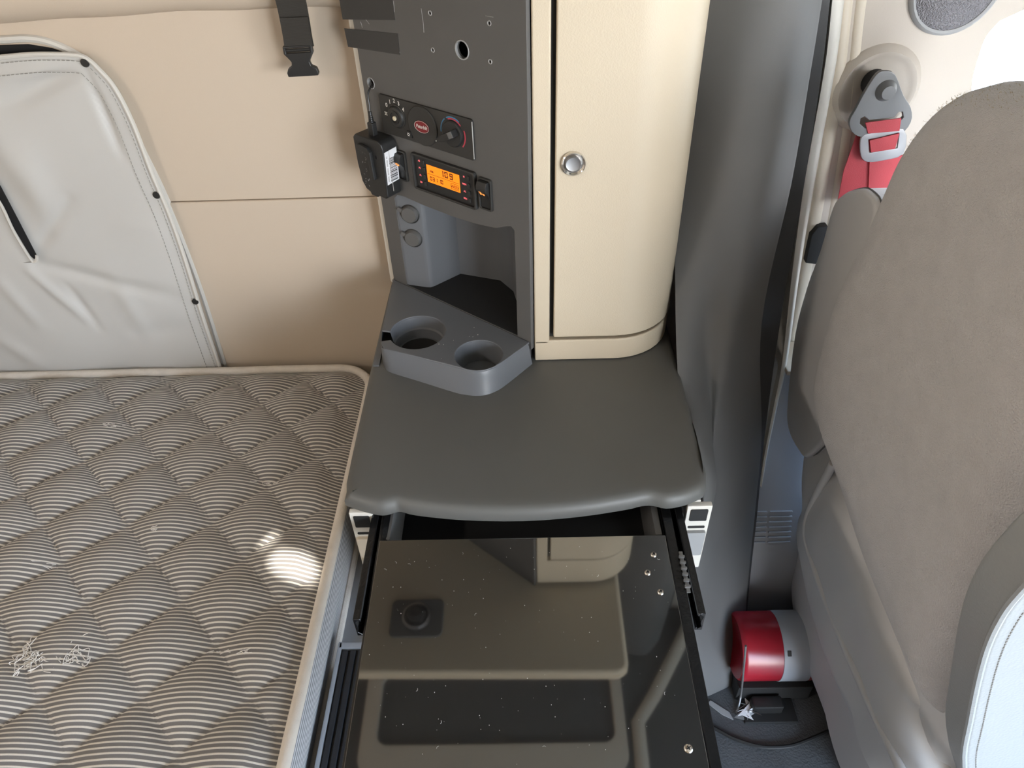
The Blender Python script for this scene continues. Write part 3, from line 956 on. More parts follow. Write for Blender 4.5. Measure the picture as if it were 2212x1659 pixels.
# tape strips
TP = Fr(TW(0, 0, 0.0006), TW.u, TW.v)
for pts, ex in (((( 741, 14), (848, -6), (853, 36), (748, 8)), 0), (((752, 66), (860, 71), (864, 117), (757, 104)), 1)):
    if ex == 0:
        q = [(0.000, 0.520), (0.121, 0.535), (0.120, 0.575), (0.0, 0.567)]
    else:
        q = [(0.002, 0.4795), (0.1225, 0.4865), (0.1235, 0.5165), (0.0, 0.5070)]
    qq = smooth([(a, b2) for a, b2 in q], 3, closed=True) if False else q
    tp = prism(q, TW, 0.0001, 0.0008)
    t_ = obj('tape_strip', tp, 'tape', None)
    tag(t_, 'strip of black tape on the charcoal tower, %s' % ('at the very top of the frame' if ex == 0 else 'above the small cable hole'), 'tape')

# --- climate control plate
cp = obj('climate_plate', prism(rrect(0.0615, 0.2655, 0.3535, 0.4178, 0.004, 3), TW, -0.001, 0.0035, 0.001, 2), 'panel', tw)
obj('plate_edge', box(0, 0.001, 0, 0.001, 0, 0.001) if False else tube([TW(0.2652, 0.357, 0.0032), TW(0.2652, 0.4145, 0.0032)], 0.0008, 6), 'numgrey', cp)
fx, fy = TW.px(861, 250)
FK = TW.at(fx, fy, 0.0035)
kb = obj('fan_knob', lathe([(0.0195, 0.0), (0.0195, 0.0015), (0.0180, 0.002), (0.0172, 0.0012), (0.0165, 0.003), (0.0158, 0.0050), (0.0145, 0.0058), (0.0, 0.006)], FK, 30), 'panel', tw)
obj('pointer_ring', lathe([(0.0108, 0.0058), (0.0108, 0.0072), (0.0085, 0.0074), (0.0080, 0.0058)], FK.at(0.0005, 0.0), 24), 'black', kb)
obj('pointer_dot', lathe([(0.0038, 0.0055), (0.0034, 0.0082), (0, 0.0090)], FK.at(0.001, -0.001), 14), 'ivory', kb)
nm = bmesh.new()
for s_, x, y in (('0', 835, 227), ('1', 842, 220), ('2', 851, 218), ('3', 861, 224), ('4', 871, 237)):
    text_mesh(s_, TW.at(*TW.px(x, y, 0.0036)), 0.0092, 0.0038, bm=nm, bold=0.0002)
obj('numerals', nm, 'num', cp)
fan = bmesh.new()
fu, fv = TW.px(834, 245, 0.0036)
for i in range(4):
    f2 = TW.at(fu, fv).rot(i * R90 + 0.4)
    prism(circ(0.0016, 10, 0.0023, 0.0009, 0.0011), f2, 0.0034, 0.0039, bm=fan)
prism(circ(0.0007, 8), TW.at(fu, fv), 0.0034, 0.0039, bm=fan)
obj('fan_symbol', fan, 'num', cp)
du, dv = TW.px(917, 271)
dk = obj('badge_disc', lathe([(0.0318, 0.0030), (0.0318, 0.0050), (0.0308, 0.0058), (0.0296, 0.0054), (0.0, 0.0054)], TW.at(du, dv), 44), 'panel', cp)
lu, lv = TW.px(915.5, 271.5)
LG = TW.at(lu + 0.001, lv, 0.0054)
bd = obj('badge', prism(circ(0.0165, 32, 0, 0, 0.0098), LG, 0.0, 0.0009, 0.0003), 'badge', dk)
obj('badge_rim', tube([LG(0.0158 * math.cos(t * math.pi / 16), 0.0091 * math.sin(t * math.pi / 16), 0.0009) for t in range(32)], 0.0003, 5, closed=True), 'num', bd)
lt = text_mesh('Peterbilt', LG.at(0.0, 0.0), 0.0082, 0.0011, shear=0.25, bold=0.00012, sx=0.86)
obj('badge_lettering', lt, 'num', bd)
su, sv = TW.px(888, 288)
SK = TW.at(su, sv, 0.0035)
sbt = obj('snow_button', prism(rrect(-0.0045, 0.0065, -0.0055, 0.0055, 0.001, 3), SK, 0.0, 0.0022, 0.0006), 'black', cp)
sn = bmesh.new()
for i in range(6):
    f2 = SK.rot(i * math.pi / 3)
    prism([(0.0016, -0.0003), (0.0032, -0.0003), (0.0032, 0.0003), (0.0016, 0.0003)], f2, 0.0022, 0.0026, bm=sn)
tube([SK(0.0018 * math.cos(t * math.pi / 6), 0.0018 * math.sin(t * math.pi / 6), 0.0024) for t in range(12)], 0.00035, 4, bm=sn, closed=True)
obj('snow_symbol', sn, 'num', sbt)
tu, tv = TW.px(982, 287)
TK = TW.at(tu, tv, 0.0035)


def arc(fr, r, w_, a0, a1, n=16, c0=0.0, c1=0.0004, bm=None):
    P_ = [(r * math.cos(a0 + (a1 - a0) * i / n), r * math.sin(a0 + (a1 - a0) * i / n)) for i in range(n + 1)]
    Q_ = [((r - w_) * math.cos(a0 + (a1 - a0) * i / n), (r - w_) * math.sin(a0 + (a1 - a0) * i / n)) for i in range(n, -1, -1)]
    return prism(P_ + Q_, fr, c0, c1, bm=bm)


D2 = math.radians
ab = arc(TK, 0.0262, 0.0019, D2(118), D2(55)); arc(TK, 0.0262, 0.0019, D2(128), D2(185), bm=ab)
obj('blue_arc', ab, 'blue', cp)
ar = arc(TK, 0.0238, 0.0019, D2(112), D2(42)); arc(TK, 0.0262, 0.0019, D2(22), D2(-42), bm=ar)
obj('red_arc', ar, 'redp', cp)
tk = obj('temperature_knob', lathe([(0.0208, 0.0), (0.0205, 0.003), (0.0190, 0.0042), (0.0, 0.0042)], TK, 32), 'black', tw)
kf = TK.rot(D2(207))
obj('knob_grip', prism([(-0.015, -0.0055), (0.010, -0.0055), (0.026, -0.0022), (0.026, 0.0022), (0.010, 0.0055), (-0.015, 0.0055)], kf, 0.004, 0.0165, 0.0012), 'black', tk)
obj('pointer_dot', prism(rrect(0.0235, 0.0255, -0.0007, 0.0007, 0.0003, 2), kf, 0.0165, 0.0168), 'num', tk)
obj('knob_cap', prism(rrect(-0.0145, -0.0045, -0.005, 0.005, 0.0006, 2), kf, 0.0160, 0.0168, 0.0003), 'dark2', tk)

# --- clock unit
ck = obj('clock_bezel', plate(rrect(0.1235, 0.2650, 0.2705, 0.3345, 0.004, 4), [rrect(0.1275, 0.2610, 0.2745, 0.3305, 0.003, 3)], TW, -0.001, 0.0062, 0.0011, 2), 'panel', tw)
cb_ = obj('clock_body', prism(rrect(0.1275, 0.2610, 0.2745, 0.3305, 0.003, 3), TW, -0.001, 0.0022), 'black', tw)
lu0, lv0 = TW.px(923, 354); lu1, lv1 = TW.px(997, 416)
lu1 = 0.2292; lv0 = 0.3208; lv1 = 0.2903
obj('screen', prism([(lu0, lv1), (lu1, lv1), (lu1, lv0), (lu0, lv0)], TW, 0.0, 0.0028), 'lcd', cb_)
scx = bmesh.new()
SEG = {'0': 'abcdef', '1': 'bc', '9': 'abcdfg', '3': 'abcdg'}


def seven(ch_, cu, cv, w_, h_, t_, bm):
    hw, hh = w_ / 2, h_ / 2
    R_ = {'a': (-hw, hw, hh - t_, hh), 'd': (-hw, hw, -hh, -hh + t_), 'g': (-hw, hw, -t_ / 2, t_ / 2), 'b': (hw - t_, hw, 0.0004, hh), 'c': (hw - t_, hw, -hh, -0.0004), 'f': (-hw, -hw + t_, 0.0004, hh), 'e': (-hw, -hw + t_, -hh, -0.0004)}
    for s_ in SEG[ch_]:
        x0, x1, y0, y1 = R_[s_]
        prism([(cu + x0, cv + y0), (cu + x1, cv + y0), (cu + x1, cv + y1), (cu + x0, cv + y1)], TW, 0.0028, 0.0031, bm=bm)


mid = (lv0 + lv1) / 2
seven('1', lu0 + 0.0355, mid + 0.0080, 0.0055, 0.0105, 0.0018, scx)
seven('0', lu0 + 0.0445, mid + 0.0080, 0.0068, 0.0105, 0.0018, scx)
seven('9', lu0 + 0.0555, mid + 0.0080, 0.0068, 0.0105, 0.0018, scx)
for dy in (0.0105, 0.0055):
    prism(circ(0.0007, 8, lu0 + 0.0400, mid + dy), TW, 0.0028, 0.0031, bm=scx)
text_mesh('PM', TW.at(lu0 + 0.0115, mid + 0.0050), 0.0060, 0.0030, bm=scx, bold=0.0001)
prism([(lu0 + 0.001, mid - 0.0003), (lu1 - 0.001, mid - 0.0003), (lu1 - 0.001, mid + 0.0002), (lu0 + 0.001, mid + 0.0002)], TW, 0.0028, 0.0031, bm=scx)
seven('0', lu0 + 0.0085, mid - 0.0075, 0.0042, 0.0070, 0.0011, scx); seven('3', lu0 + 0.0145, mid - 0.0075, 0.0042, 0.0070, 0.0011, scx)
seven('1', lu0 + 0.0215, mid - 0.0075, 0.0030, 0.0060, 0.0011, scx); seven('1', lu0 + 0.0295, mid - 0.0075, 0.0025, 0.0070, 0.0011, scx); seven('0', lu0 + 0.0335, mid - 0.0075, 0.0042, 0.0070, 0.0011, scx)
text_mesh('WED', TW.at(lu0 + 0.0615, mid - 0.0085), 0.0072, 0.0030, bm=scx, bold=0.0001)
arcb = plate(rrect(lu0 + 0.0535, lu0 + 0.0700, mid - 0.0130, mid - 0.0030, 0.001, 2), [rrect(lu0 + 0.0540, lu0 + 0.0695, mid - 0.0125, mid - 0.0035, 0.0008, 2)], TW, 0.0028, 0.0031)
scx = merge(scx, arcb)
obj('screen_digits', scx, 'lcdink', cb_)
for k in range(4):
    for side in (0, 1):
        vv = (0.3225 if side == 0 else 0.3170) - k * 0.0125 + (0.0 if side == 0 else 0.004)
        ub = 0.1475 if side == 0 else 0.2475
        bt = obj('button', prism(rrect(ub, ub + 0.0042, vv - 0.0038, vv + 0.0038, 0.0008, 2), TW, 0.002, 0.0045, 0.0006), 'panel', cb_)
        tb_ = text_mesh(('AS', 'P2', 'AL', 'SD')[k] if side == 0 else ('M', 'MEN', 'AL', 'SEN')[k], TW.at((0.1395 if side == 0 else 0.2395), vv), 0.0042, 0.0026, bold=0.0002)
        obj('button_lettering', tb_, 'redled', bt)

# --- rocker switches
for k, (cu, cv) in enumerate(((0.0935, 0.3025), (0.2835, 0.3030))):
    bz = obj('switch_bezel', plate(rrect(cu - 0.0135, cu + 0.0135, cv - 0.0270, cv + 0.0270, 0.004, 4), [rrect(cu - 0.0105, cu + 0.0105, cv - 0.0240, cv + 0.0240, 0.003, 3)], TW, -0.001, 0.0045, 0.0012, 2), 'panel', tw)
    SW = Fr(TW(cu, cv, 0.0), TW.n, TW.v)
    RP = [(0.000, -0.0236), (0.0125, -0.0236), (0.0050, -0.004), (0.0035, 0.004), (0.0085, 0.0215), (0.0065, 0.0236), (0.0, 0.0236)]
    if k == 1 or k == 0:
        RP = [(0.0, -0.0236), (0.0022, -0.0236), (0.0030, -0.010), (0.0062, 0.000), (0.0135, 0.009), (0.0135, 0.0165), (0.0100, 0.0236), (0.0, 0.0236)]
    rk = obj('rocker', prism(RP, SW, -0.0100, 0.0100, 0.001, 2), 'black', bz)
    gl = bmesh.new()
    gf = Fr(TW(cu, cv + 0.0048, 0.0103), TW.u, (TW.v * 0.85 + TW.n * 0.6))
    if k == 0:
        arc(gf, 0.0038, 0.0012, D2(-30), D2(250), 14, 0, 0.0006, gl)
        prism([(-0.0036, -0.004), (0.001, -0.004), (0.001, -0.0025), (-0.0036, -0.0025)], gf, 0, 0.0006, bm=gl)
    else:
        for (x0, x1, y0, y1) in ((-0.005, -0.001, 0.002, 0.0034), (-0.003, -0.0016, -0.001, 0.002), (-0.005, 0.004, -0.0024, -0.001), (0.000, 0.0035, -0.005, -0.0034), (-0.005, -0.0034, -0.005, -0.001)):
            prism([(x0, y0), (x1, y0), (x1, y1), (x0, y1)], gf, 0, 0.0006, bm=gl)
    obj('lit_symbol', gl, 'amber', rk)

# ================================================================== CUP HOLDER TRAY
TRZ = 0.897
tr = thing('cup_holder_tray', 'slate grey tray with two cup holders at the foot of the control tower', 'tray', (-0.1, 1.0, 0.85))


def px_z(pts, z):
    return [(q.x, q.y) for q in (hz(x, y, z) for x, y in pts)]


c1 = hz(1034, 766, TRZ); c2 = hz(902, 717, TRZ)
r1, r2 = 0.0415, 0.050
notch_a, notch_b = D2(183), D2(208)
fronts = px_z(((831, 752), (846, 757), (900, 770), (983, 791), (1008, 798), (1028, 801), (1048, 799), (1068, 792), (1085, 782), (1142, 741)), TRZ)
left_t = hz(823, 738, TRZ); left_b = hz(849, 604, TRZ)
ta, tb2 = TW(0.366, 0, 0.001), TW(0.020, 0, 0.001)
outer = [(tb2.x, tb2.y), (left_b.x, left_b.y - 0.01)]
L_x = left_t.x
arc_pts = []
ya = c2.y + r2 * math.sin(D2(176)); yb = c2.y + r2 * math.sin(D2(206))
outer += [(L_x - 0.003, ya + 0.004), (c2.x + r2 * math.cos(D2(176)), ya)]
for i in range(1, 40):
    a = D2(176) - D2(330) * i / 40
    outer.append((c2.x + r2 * math.cos(a), c2.y + r2 * math.sin(a)))
outer += [(c2.x + r2 * math.cos(D2(206)), yb), (L_x, yb - 0.002), (L_x + 0.001, yb - 0.012), (L_x + 0.008, yb - 0.026)]
outer += [q for q in fronts[1:]]
outer += [(ta.x, ta.y)]
b = plate(outer, [circ(r1, 36, c1.x, c1.y)], ZF, TRZ - 0.004, TRZ, 0.0026, 3)
obj('top_plate', b, 'tray', tr, sharp=50)
# skirt from the top outline to a wider foot
foot = px_z(((826, 775), (832, 795), (845, 805), (900, 822), (983, 848), (1008, 853), (1028, 855), (1050, 853), (1072, 845), (1095, 830), (1150, 786)), 0.8516)
topo = [(L_x - 0.001, yb + 0.002), (L_x + 0.0005, yb - 0.012)] + [(L_x + 0.008, yb - 0.026)] + fronts[2:]
topo = [(L_x - 0.002, yb + 0.0)] + [(L_x + 0.001, yb - 0.012), (L_x + 0.008, yb - 0.026)] + fronts[2:]
ft = [Vector(p) for p in smooth(foot, 5)]; tt = [Vector(p) for p in smooth(topo, 5)]


def resample(P, n):
    L = [0]
    for a, c in zip(P, P[1:]):
        L.append(L[-1] + (c - a).length)
    out = []
    for i in range(n + 1):
        d = L[-1] * i / n
        k = max(j for j in range(len(L)) if L[j] <= d + 1e-9)
        k = min(k, len(P) - 2)
        out.append(P[k].lerp(P[k + 1], (d - L[k]) / max(1e-9, L[k + 1] - L[k])))
    return out


tt = resample(tt, 60); ft = resample(ft, 60)


def skirt(u, v):
    i = int(round(u * 60)); p = tt[i].lerp(ft[i], v ** 1.3)
    z = TRZ - 0.0012 + (0.8515 - TRZ + 0.0012) * v
    if v == 0:
        c_ = Vector((c1.x, c1.y)); d_ = (c_ - p).normalized() * 0.002
        p = p + d_; z = TRZ - 0.0005
    return Vector((p.x, p.y, z))


obj('skirt', grid(skirt, 60, 8), 'tray', tr, sharp=60)
obj('left_skirt', grid(lambda u, v: Vector((L_x - 0.003 + (left_b.x - L_x + 0.003) * u - 0.008 * v, ya + 0.004 + (1.295 - ya - 0.004) * u, TRZ - 0.001 + (0.8515 - TRZ + 0.001) * v)), 8, 4), 'tray', tr)


def cup(c, r, depth, a0=0.0, a1=2 * math.pi, step=False):
    fr = Fr((c.x, c.y, TRZ), (1, 0, 0), (0, 1, 0))
    pr = [(r + 0.0022, -0.0022), (r + 0.0005, -0.0030), (r - 0.0005, -0.006), (r - 0.001, -0.012)]
    if step:
        pr += [(r - 0.003, -depth * .55), (r - 0.006, -depth * .6), (r - 0.007, -depth)]
    else:
        pr += [(r - 0.004, -depth)]
    b = lathe(pr, fr, 40, None, a0, a1)
    prism(circ(r - 0.003, 40, c.x, c.y), ZF, TRZ - depth - 0.002, TRZ - depth, bm=b)
    return b


obj('cup_well', cup(c1, r1, 0.044), 'tray', tr)
obj('cup_well', cup(c2, r2, 0.044, D2(206) - 2 * math.pi, D2(176), True), 'tray', tr)
obj('cup_mat', prism(circ(r2 - 0.012, 30, c2.x, c2.y), ZF, TRZ - 0.044, TRZ - 0.0425, 0.0005), 'blackm', tr)
obj('side_plinth', box(-0.273, -0.262, 1.012, 1.296, 0.8516, 0.8540, 0.0005), 'tray', tr)
crumbs = bmesh.new()
for i in range(14):
    q = hz(rnd.uniform(920, 1040), rnd.uniform(690, 790), TRZ + 0.0003)
    if (q - c1).length < r1 + .004 or (q - c2).length < r2 + .004:
        continue
    prism(circ(rnd.choice((.0004, .0005, .0009)), 5, q.x, q.y), ZF, TRZ, TRZ + 0.0005, bm=crumbs)
obj('crumbs', crumbs, 'lint', tr, kind='stuff')

# ================================================================== BEIGE CABINET
cab = thing('tall_cabinet', 'tall beige cabinet with a round push latch standing on the worktop', 'cabinet', (0.14, 1.15, 0.852))
CF = 1.0165


def cab_profile(x0, off, y_end):
    """front plane, curved right corner, back; off = inset from the outer surface"""
    pts = [(x0, CF + off), (0.16, CF + off)]
    for i in range(1, 10):
        a = i / 9 * R90
        pts.append((0.16 + (0.108 - off) * math.sin(a) ** 1.0, CF + off + (0.105 - off) * (1 - math.cos(a))))
    pts.append((0.268 - off, y_end))
    return pts


core = cab_profile(0.0185, 0.013, 1.29) + [(0.0185, 1.29)]
obj('carcass', prism(core, ZF, 0.853, 1.560), 'blackm', cab)


def frame_piece(x0, z0, z1, bevel=0.003):
    outp = cab_profile(x0, 0.0, 1.29) + [(x0, 1.29)]
    return prism(outp, ZF, z0, z1, bevel, 3)


obj('bottom_rail', frame_piece(0.0185, 0.853, 0.8975), 'beige', cab, sharp=50)
obj('top_rail', frame_piece(0.0185, 1.459, 1.560), 'beige', cab, sharp=50)
obj('stile', box(0.0185, 0.0445, CF, 1.29, 0.890, 1.465, 0.003, 3), 'beige', cab)
dout = cab_profile(0.0515, -0.001, 1.20)
din = cab_profile(0.0515, 0.011, 1.20)
door = prism(dout + din[::-1], ZF, 0.9045, 1.4535, 0.0028, 3)
dr = obj('door', door, 'beige', cab, sharp=50)
lx = hy(1238, 352, CF)
KF = Fr((lx.x, CF - 0.001, lx.z), (1, 0, 0), (0, 0, 1))
lr = obj('latch_ring', lathe([(0.0185, 0.0), (0.0185, 0.002), (0.0178, 0.0048), (0.0165, 0.0058), (0.0148, 0.0045), (0.0125, 0.0020), (0.0112, 0.0016)], KF, 40), 'chrome', dr)
obj('latch_button', lathe([(0.0110, 0.0), (0.0110, 0.0040), (0.0104, 0.0048), (0.0096, 0.0044), (0.0, 0.0038)], KF, 32), 'satin', lr)

# ================================================================== DARK PILLAR TRIM
pil = thing('pillar_trim', 'charcoal moulded pillar trim between the beige cabinet and the door', 'trim panel', (0.4, 1.1, 0))
rowsE = [(1800, -70, 1.215), (1792, 0, 1.21), (1775, 150, 1.205), (1736, 400, 1.19), (1684, 700, 1.16), (1650, 950, 1.08), (1636, 1100, 1.03), (1615, 1300, 0.96), (1606, 1450, 0.87)]
rowsD = [(1786, -70, 1.165), (1776, 0, 1.16), (1752, 150, 1.155), (1709, 400, 1.14), (1645, 700, 1.09), (1645, 947, 1.074), (1632, 1098, 1.026), (1612, 1299, 0.956), (1603, 1450, 0.867)]
rowsC = [(1735, -70, 1.120), (1722, 0, 1.115), (1700, 150, 1.11), (1655, 400, 1.09), (1590, 700, 1.035), (1555, 930, 0.97), (1548, 1090, 0.93), (1530, 1300, 0.885), (1530, 1450, 0.82)]
rowsB = [(1640, -70, 1.128), (1630, 0, 1.122), (1600, 150, 1.115), (1560, 400, 1.095), (1520, 700, 1.04), (1535, 930, 0.955), (1545, 1060, 0.86), (1497, 1240, 0.80), (1490, 1440, 0.80)]


def rowpts(rows):
    return [hy(*r) for r in rows]


PE, PD, PC, PB = rowpts(rowsE), rowpts(rowsD), rowpts(rowsC), rowpts(rowsB)
PA = [Vector((0.264, 1.17, p.z)) for p in PB[:4]]
PA += [hz(1466, 800, 0.852), hz(1506, 935, 0.850), hy(1522, 1062, 0.722), hy(1486, 1240, 0.735), hy(1470, 1440, 0.76)]
for p in PA[4:]:
    p.x -= 0.002
PE = [hy(r[0], r[1], r[2] + d) for r, d in zip(rowsE, (.055, .055, .055, .05, .04, .008, .004, .004, .004))]
PG = [Vector((p.x + 0.004, p.y + 0.02, p.z)) for p in PE]
ends = [p.z for p in PE]
cols = []
for P_ in (PA, PB, PC, PD, PE, PG):
    q = [p.copy() for p in P_]
    lastd = q[-1] - q[-2]
    if q[-1].z < 0.02:
        q[-1].z = 0.02
    q.append(Vector((q[-1].x + lastd.x * .2, q[-1].y + lastd.y * .2, 0.001)))
    first = q[0].copy(); first.z = 2.2; first.x -= 0.02
    q = [first] + q
    cols.append([Vector(v) for v in smooth(q, 6)])
nrow = len(cols[0])
b = bmesh.new()
rings = []; seal = []
for i in range(nrow):
    key = [c[i] for c in cols]
    front = smooth(key[:4], 7)
    back = Vector((key[3].x + 0.001, key[4].y, key[3].z))
    rings.append([b.verts.new(v) for v in front + [key[3] + Vector((0.0012, 0.004, 0)), back]])
    seal.append([back + Vector((-0.004, -0.002, 0)), key[4] + Vector((0, -0.002, 0)), key[5]])
for A, B in zip(rings, rings[1:]):
    for j in range(len(A) - 1):
        b.faces.new((A[j], A[j + 1], B[j + 1], B[j]))
bmesh.ops.recalc_face_normals(b, faces=b.faces)
obj('shell', b, 'dark2', pil, sharp=60)
b = bmesh.new()
rings = [[b.verts.new(v) for v in r] for r in seal]
for A, B in zip(rings, rings[1:]):
    for j in range(2):
        b.faces.new((A[j], A[j + 1], B[j + 1], B[j]))
obj('door_seal', b, 'sealrub', pil, sharp=60)

# ================================================================== DOOR PILLAR SIDE
st = [hy(x, y, Y) for x, y, Y in ((1822, -60, 1.272), (1811, 0, 1.27), (1790, 150, 1.265), (1748, 400, 1.255), (1719, 600, 1.24), (1693, 780, 1.215), (1672, 880, 1.17), (1652, 990, 1.115), (1640, 1090, 1.075))]
strip = thing('sill_strip', 'bright beige edge strip running down beside the charcoal pillar', 'trim strip', tuple(st[-1]))
er = [(1806, 1836, -70, 1.268), (1798, 1824, 0, 1.265), (1781, 1804, 150, 1.26), (1737, 1758, 400, 1.25), (1710, 1726, 600, 1.235), (1690, 1701, 780, 1.21), (1671, 1679, 880, 1.165), (1650, 1656, 990, 1.11), (1637, 1641, 1090, 1.07)]
eL = smooth([hy(l, y, Y) for l, r, y, Y in er], 6); eR = smooth([hy(r, y, Y + 0.004) for l, r, y, Y in er], 6)
b = bmesh.new(); rings = []
for p, q in zip(eL, eR):
    m_ = (p + q) / 2 + Vector((0, -0.004, 0))
    rings.append([b.verts.new(v) for v in (p + Vector((0, 0.06, 0)), p, m_, q, q + Vector((0.0, 0.06, 0)))])
for A, B in zip(rings, rings[1:]):
    for j in range(4):
        b.faces.new((A[j], A[j + 1], B[j + 1], B[j]))
bmesh.ops.recalc_face_normals(b, faces=b.faces)
obj('edge', b, 'white', strip, sharp=60)
# fluted pillar face behind the belt
pf = [(1828, -40), (1800, 220), (1765, 430), (1735, 600), (1710, 740)]
pf = [(1850, -160)] + pf
obj('flute', tube(smooth([hy(x, y, 1.313) for x, y in pf], 5), 0.014, 12), 'bplain', strip)
obj('flute', tube(smooth([hy(x + 26, y + 60, 1.314) for x, y in pf], 5), 0.012, 12), 'bplain', strip)
# lower trim with ledge and vents
lt_ = thing('lower_trim', 'slate grey lower door trim with louvres behind the seat', 'trim panel', (0.7, 1.1, 0))
prf = [(WY, 0.66), (1.235, 0.662), (1.222, 0.655), (1.205, 0.62), (1.115, 0.47), (1.06, 0.38), (1.015, 0.29), (0.995, 0.22), (0.985, 0.0), (WY, 0.0)]
XS = Fr((0.545, 0, 0), (0, 1, 0), (0, 0, 1))   # n = +X
b = bmesh.new()
sec = []
for x, dx in ((0.0, 0.0), (1.2, 1.2)):
    sec.append([Vector((0.42 + dx if k not in (3, 4, 5, 6, 7, 8) else 0.42 + dx, p[0], p[1])) for k, p in enumerate(prf)])
A = [b.verts.new(v) for v in sec[0]]; B = [b.verts.new(v) for v in sec[1]]
for j in range(len(A) - 1):
    b.faces.new((A[j], A[j + 1], B[j + 1], B[j]))
b.faces.new(A); b.faces.new(B[::-1])
bmesh.ops.recalc_face_normals(b, faces=b.faces)
bev(b, 0.004, 2, 15)
obj('body', b, 'doortrim', lt_, sharp=40)
obj('ledge', box(0.560, 1.6, 1.19, 1.296, 0.655, 0.668, 0.004, 2), 'bplain', lt_)
# louvres: two columns of seven
vn = Vector((0, -(0.38 - 0.29), 0)).normalized()
e0, e1 = Vector((0, 1.06, 0.38)), Vector((0, 1.015, 0.29))
vd = (e0 - e1).normalized()
VF = Fr(Vector((0.0, e0.y, e0.z)), (1, 0, 0), vd)    # n = x cross v
for cidx, (xa, xb) in enumerate((((0.512, 0.540)), ((0.545, 0.597)))):
    for k in range(7):
        v = -0.012 - k * 0.0125
        obj('louvre', prism(rrect(xa, xb, v - 0.0022, v + 0.0022, 0.001, 2), VF, -0.001, 0.0035, 0.0008, 1), 'doortrim', lt_)

# speaker
spk = thing('speaker_grille', 'round speaker grille high on the door pillar trim', 'speaker', tuple(hy(2068, 0, WY)))
sc_ = hy(2066, -30, WY)
SPF = Fr(sc_, (1, 0, 0), (0, 0, 1))
obj('grille', lathe([(0.066, 0.0), (0.066, 0.006), (0.060, 0.010), (0.03, 0.014), (0, 0.015)], SPF, 36), 'mesh', spk)
obj('rim', lathe([(0.074, 0.0), (0.073, 0.006), (0.069, 0.010), (0.065, 0.008), (0.064, 0.0)], SPF, 40), 'grey', spk)
# dark pull pocket low on the pillar
pk = thing('belt_slot', 'dark slot low on the door pillar beside the seat', 'slot', tuple(hy(1765, 530, 1.29)))
obj('cavity', prism([YF.uv(hy(x, y, 1.285)) for x, y in ((1790, 490), (1768, 492), (1754, 510), (1741, 570), (1790, 575))], YF, -1.305, -1.287, 0.002), 'blackm', pk)
# ================================================================== SEAT BELT
an = hy(1908, 192, 1.285)
boss = struct('trim_3', lathe([(0.078, -0.002), (0.074, 0.006), (0.066, 0.012), (0.058, 0.010), (0.050, 0.004), (0.0, 0.003)], Fr((an.x - 0.004, WY, an.z - 0.008), (1, 0, 0), (0, 0, 1)), 40), 'doorwall', 'raised oval boss around the belt anchor')
belt = thing('seat_belt', 'red seat belt hanging from a grey anchor on the door pillar', 'seat belt', (an.x, 1.28, an.z - 0.1))
AF = Fr((0, 1.262, 0), (1, 0, 0), (0, 0, 1))
dpx = [(1893, 158), (1912, 152), (1932, 160), (1950, 205), (1966, 232), (1966, 262), (1940, 290), (1880, 296), (1850, 292), (1836, 278), (1834, 258), (1846, 236), (1868, 195)]
dp = [AF.px(x, y) for x, y in dpx]
slot_ = [AF.px(x, y) for x, y in ((1858, 254), (1866, 250), (1876, 258), (1930, 252), (1940, 240), (1948, 240), (1950, 252), (1935, 266), (1866, 275), (1856, 266))]
obj('anchor_plate', plate([(p.x, p.y) for p in smooth(dp, 3, True)], [slot_], AF, -0.004, 0.004, 0.0018, 2), 'dgrey', belt)
bp_ = AF.px(1912, 194)
obj('bolt', lathe([(0.019, -0.02), (0.019, 0.002), (0.0175, 0.005), (0.012, 0.014), (0.0112, 0.016), (0.0, 0.0165)], AF.at(*bp_), 28), 'dgrey', belt)
obj('spacer', lathe([(0.022, -0.044), (0.022, -0.004), (0.0, -0.004)], AF.at(bp_[0] - 0.004, bp_[1]), 24), 'blackm', belt)
# loop through the slot, tongue and the belt running down
q = [AF.px(x, y) for x, y in ((1866, 262), (1944, 252), (1940, 280), (1872, 286))]
obj('loop', prism(q, AF, 0.004, 0.007, 0.001), 'redweb', belt)
q = [AF.px(x, y) for x, y in ((1875, 300), (1940, 284), (1930, 318), (1878, 326))]
obj('loop', prism(q, AF, 0.0045, 0.0080, 0.001), 'redweb', belt)
tg_ = [AF.px(x, y) for x, y in ((1862, 292), (1880, 286), (1950, 276), (1950, 330), (1905, 345), (1872, 348), (1858, 336), (1856, 305))]
th = [AF.px(x, y) for x, y in ((1874, 300), (1940, 288), (1936, 318), (1876, 328))]
obj('tongue', plate([(p.x, p.y) for p in smooth(tg_, 3, True)], [th], AF, 0.0, 0.0045, 0.0014, 2), 'satin', belt)
BLT = Fr((0, 1.274, 0), (1, 0, 0), (0, 0, 1))
q = [BLT.px(x, y) for x, y in ((1850, 290), (1895, 290), (1890, 345), (1880, 440), (1808, 440), (1822, 370))]
obj('webbing', prism(q, BLT, -0.001, 0.0012), 'redweb', belt)
q = [BLT.px(x, y) for x, y in ((1876, 345), (1960, 330), (1960, 440), (1872, 440))]
obj('webbing', prism(q, BLT, 0.004, 0.0062), 'redweb', belt)

# ================================================================== DRIVER SEAT
SX = 0.535
seat = thing('driver_seat', 'high-back seat under a taupe plush cover at the right', 'seat', (0.85, 0.76, 0))


def sxz(x, y, X=SX + 0.03):
    p = hx(x, y, X); return (p.y, p.z)


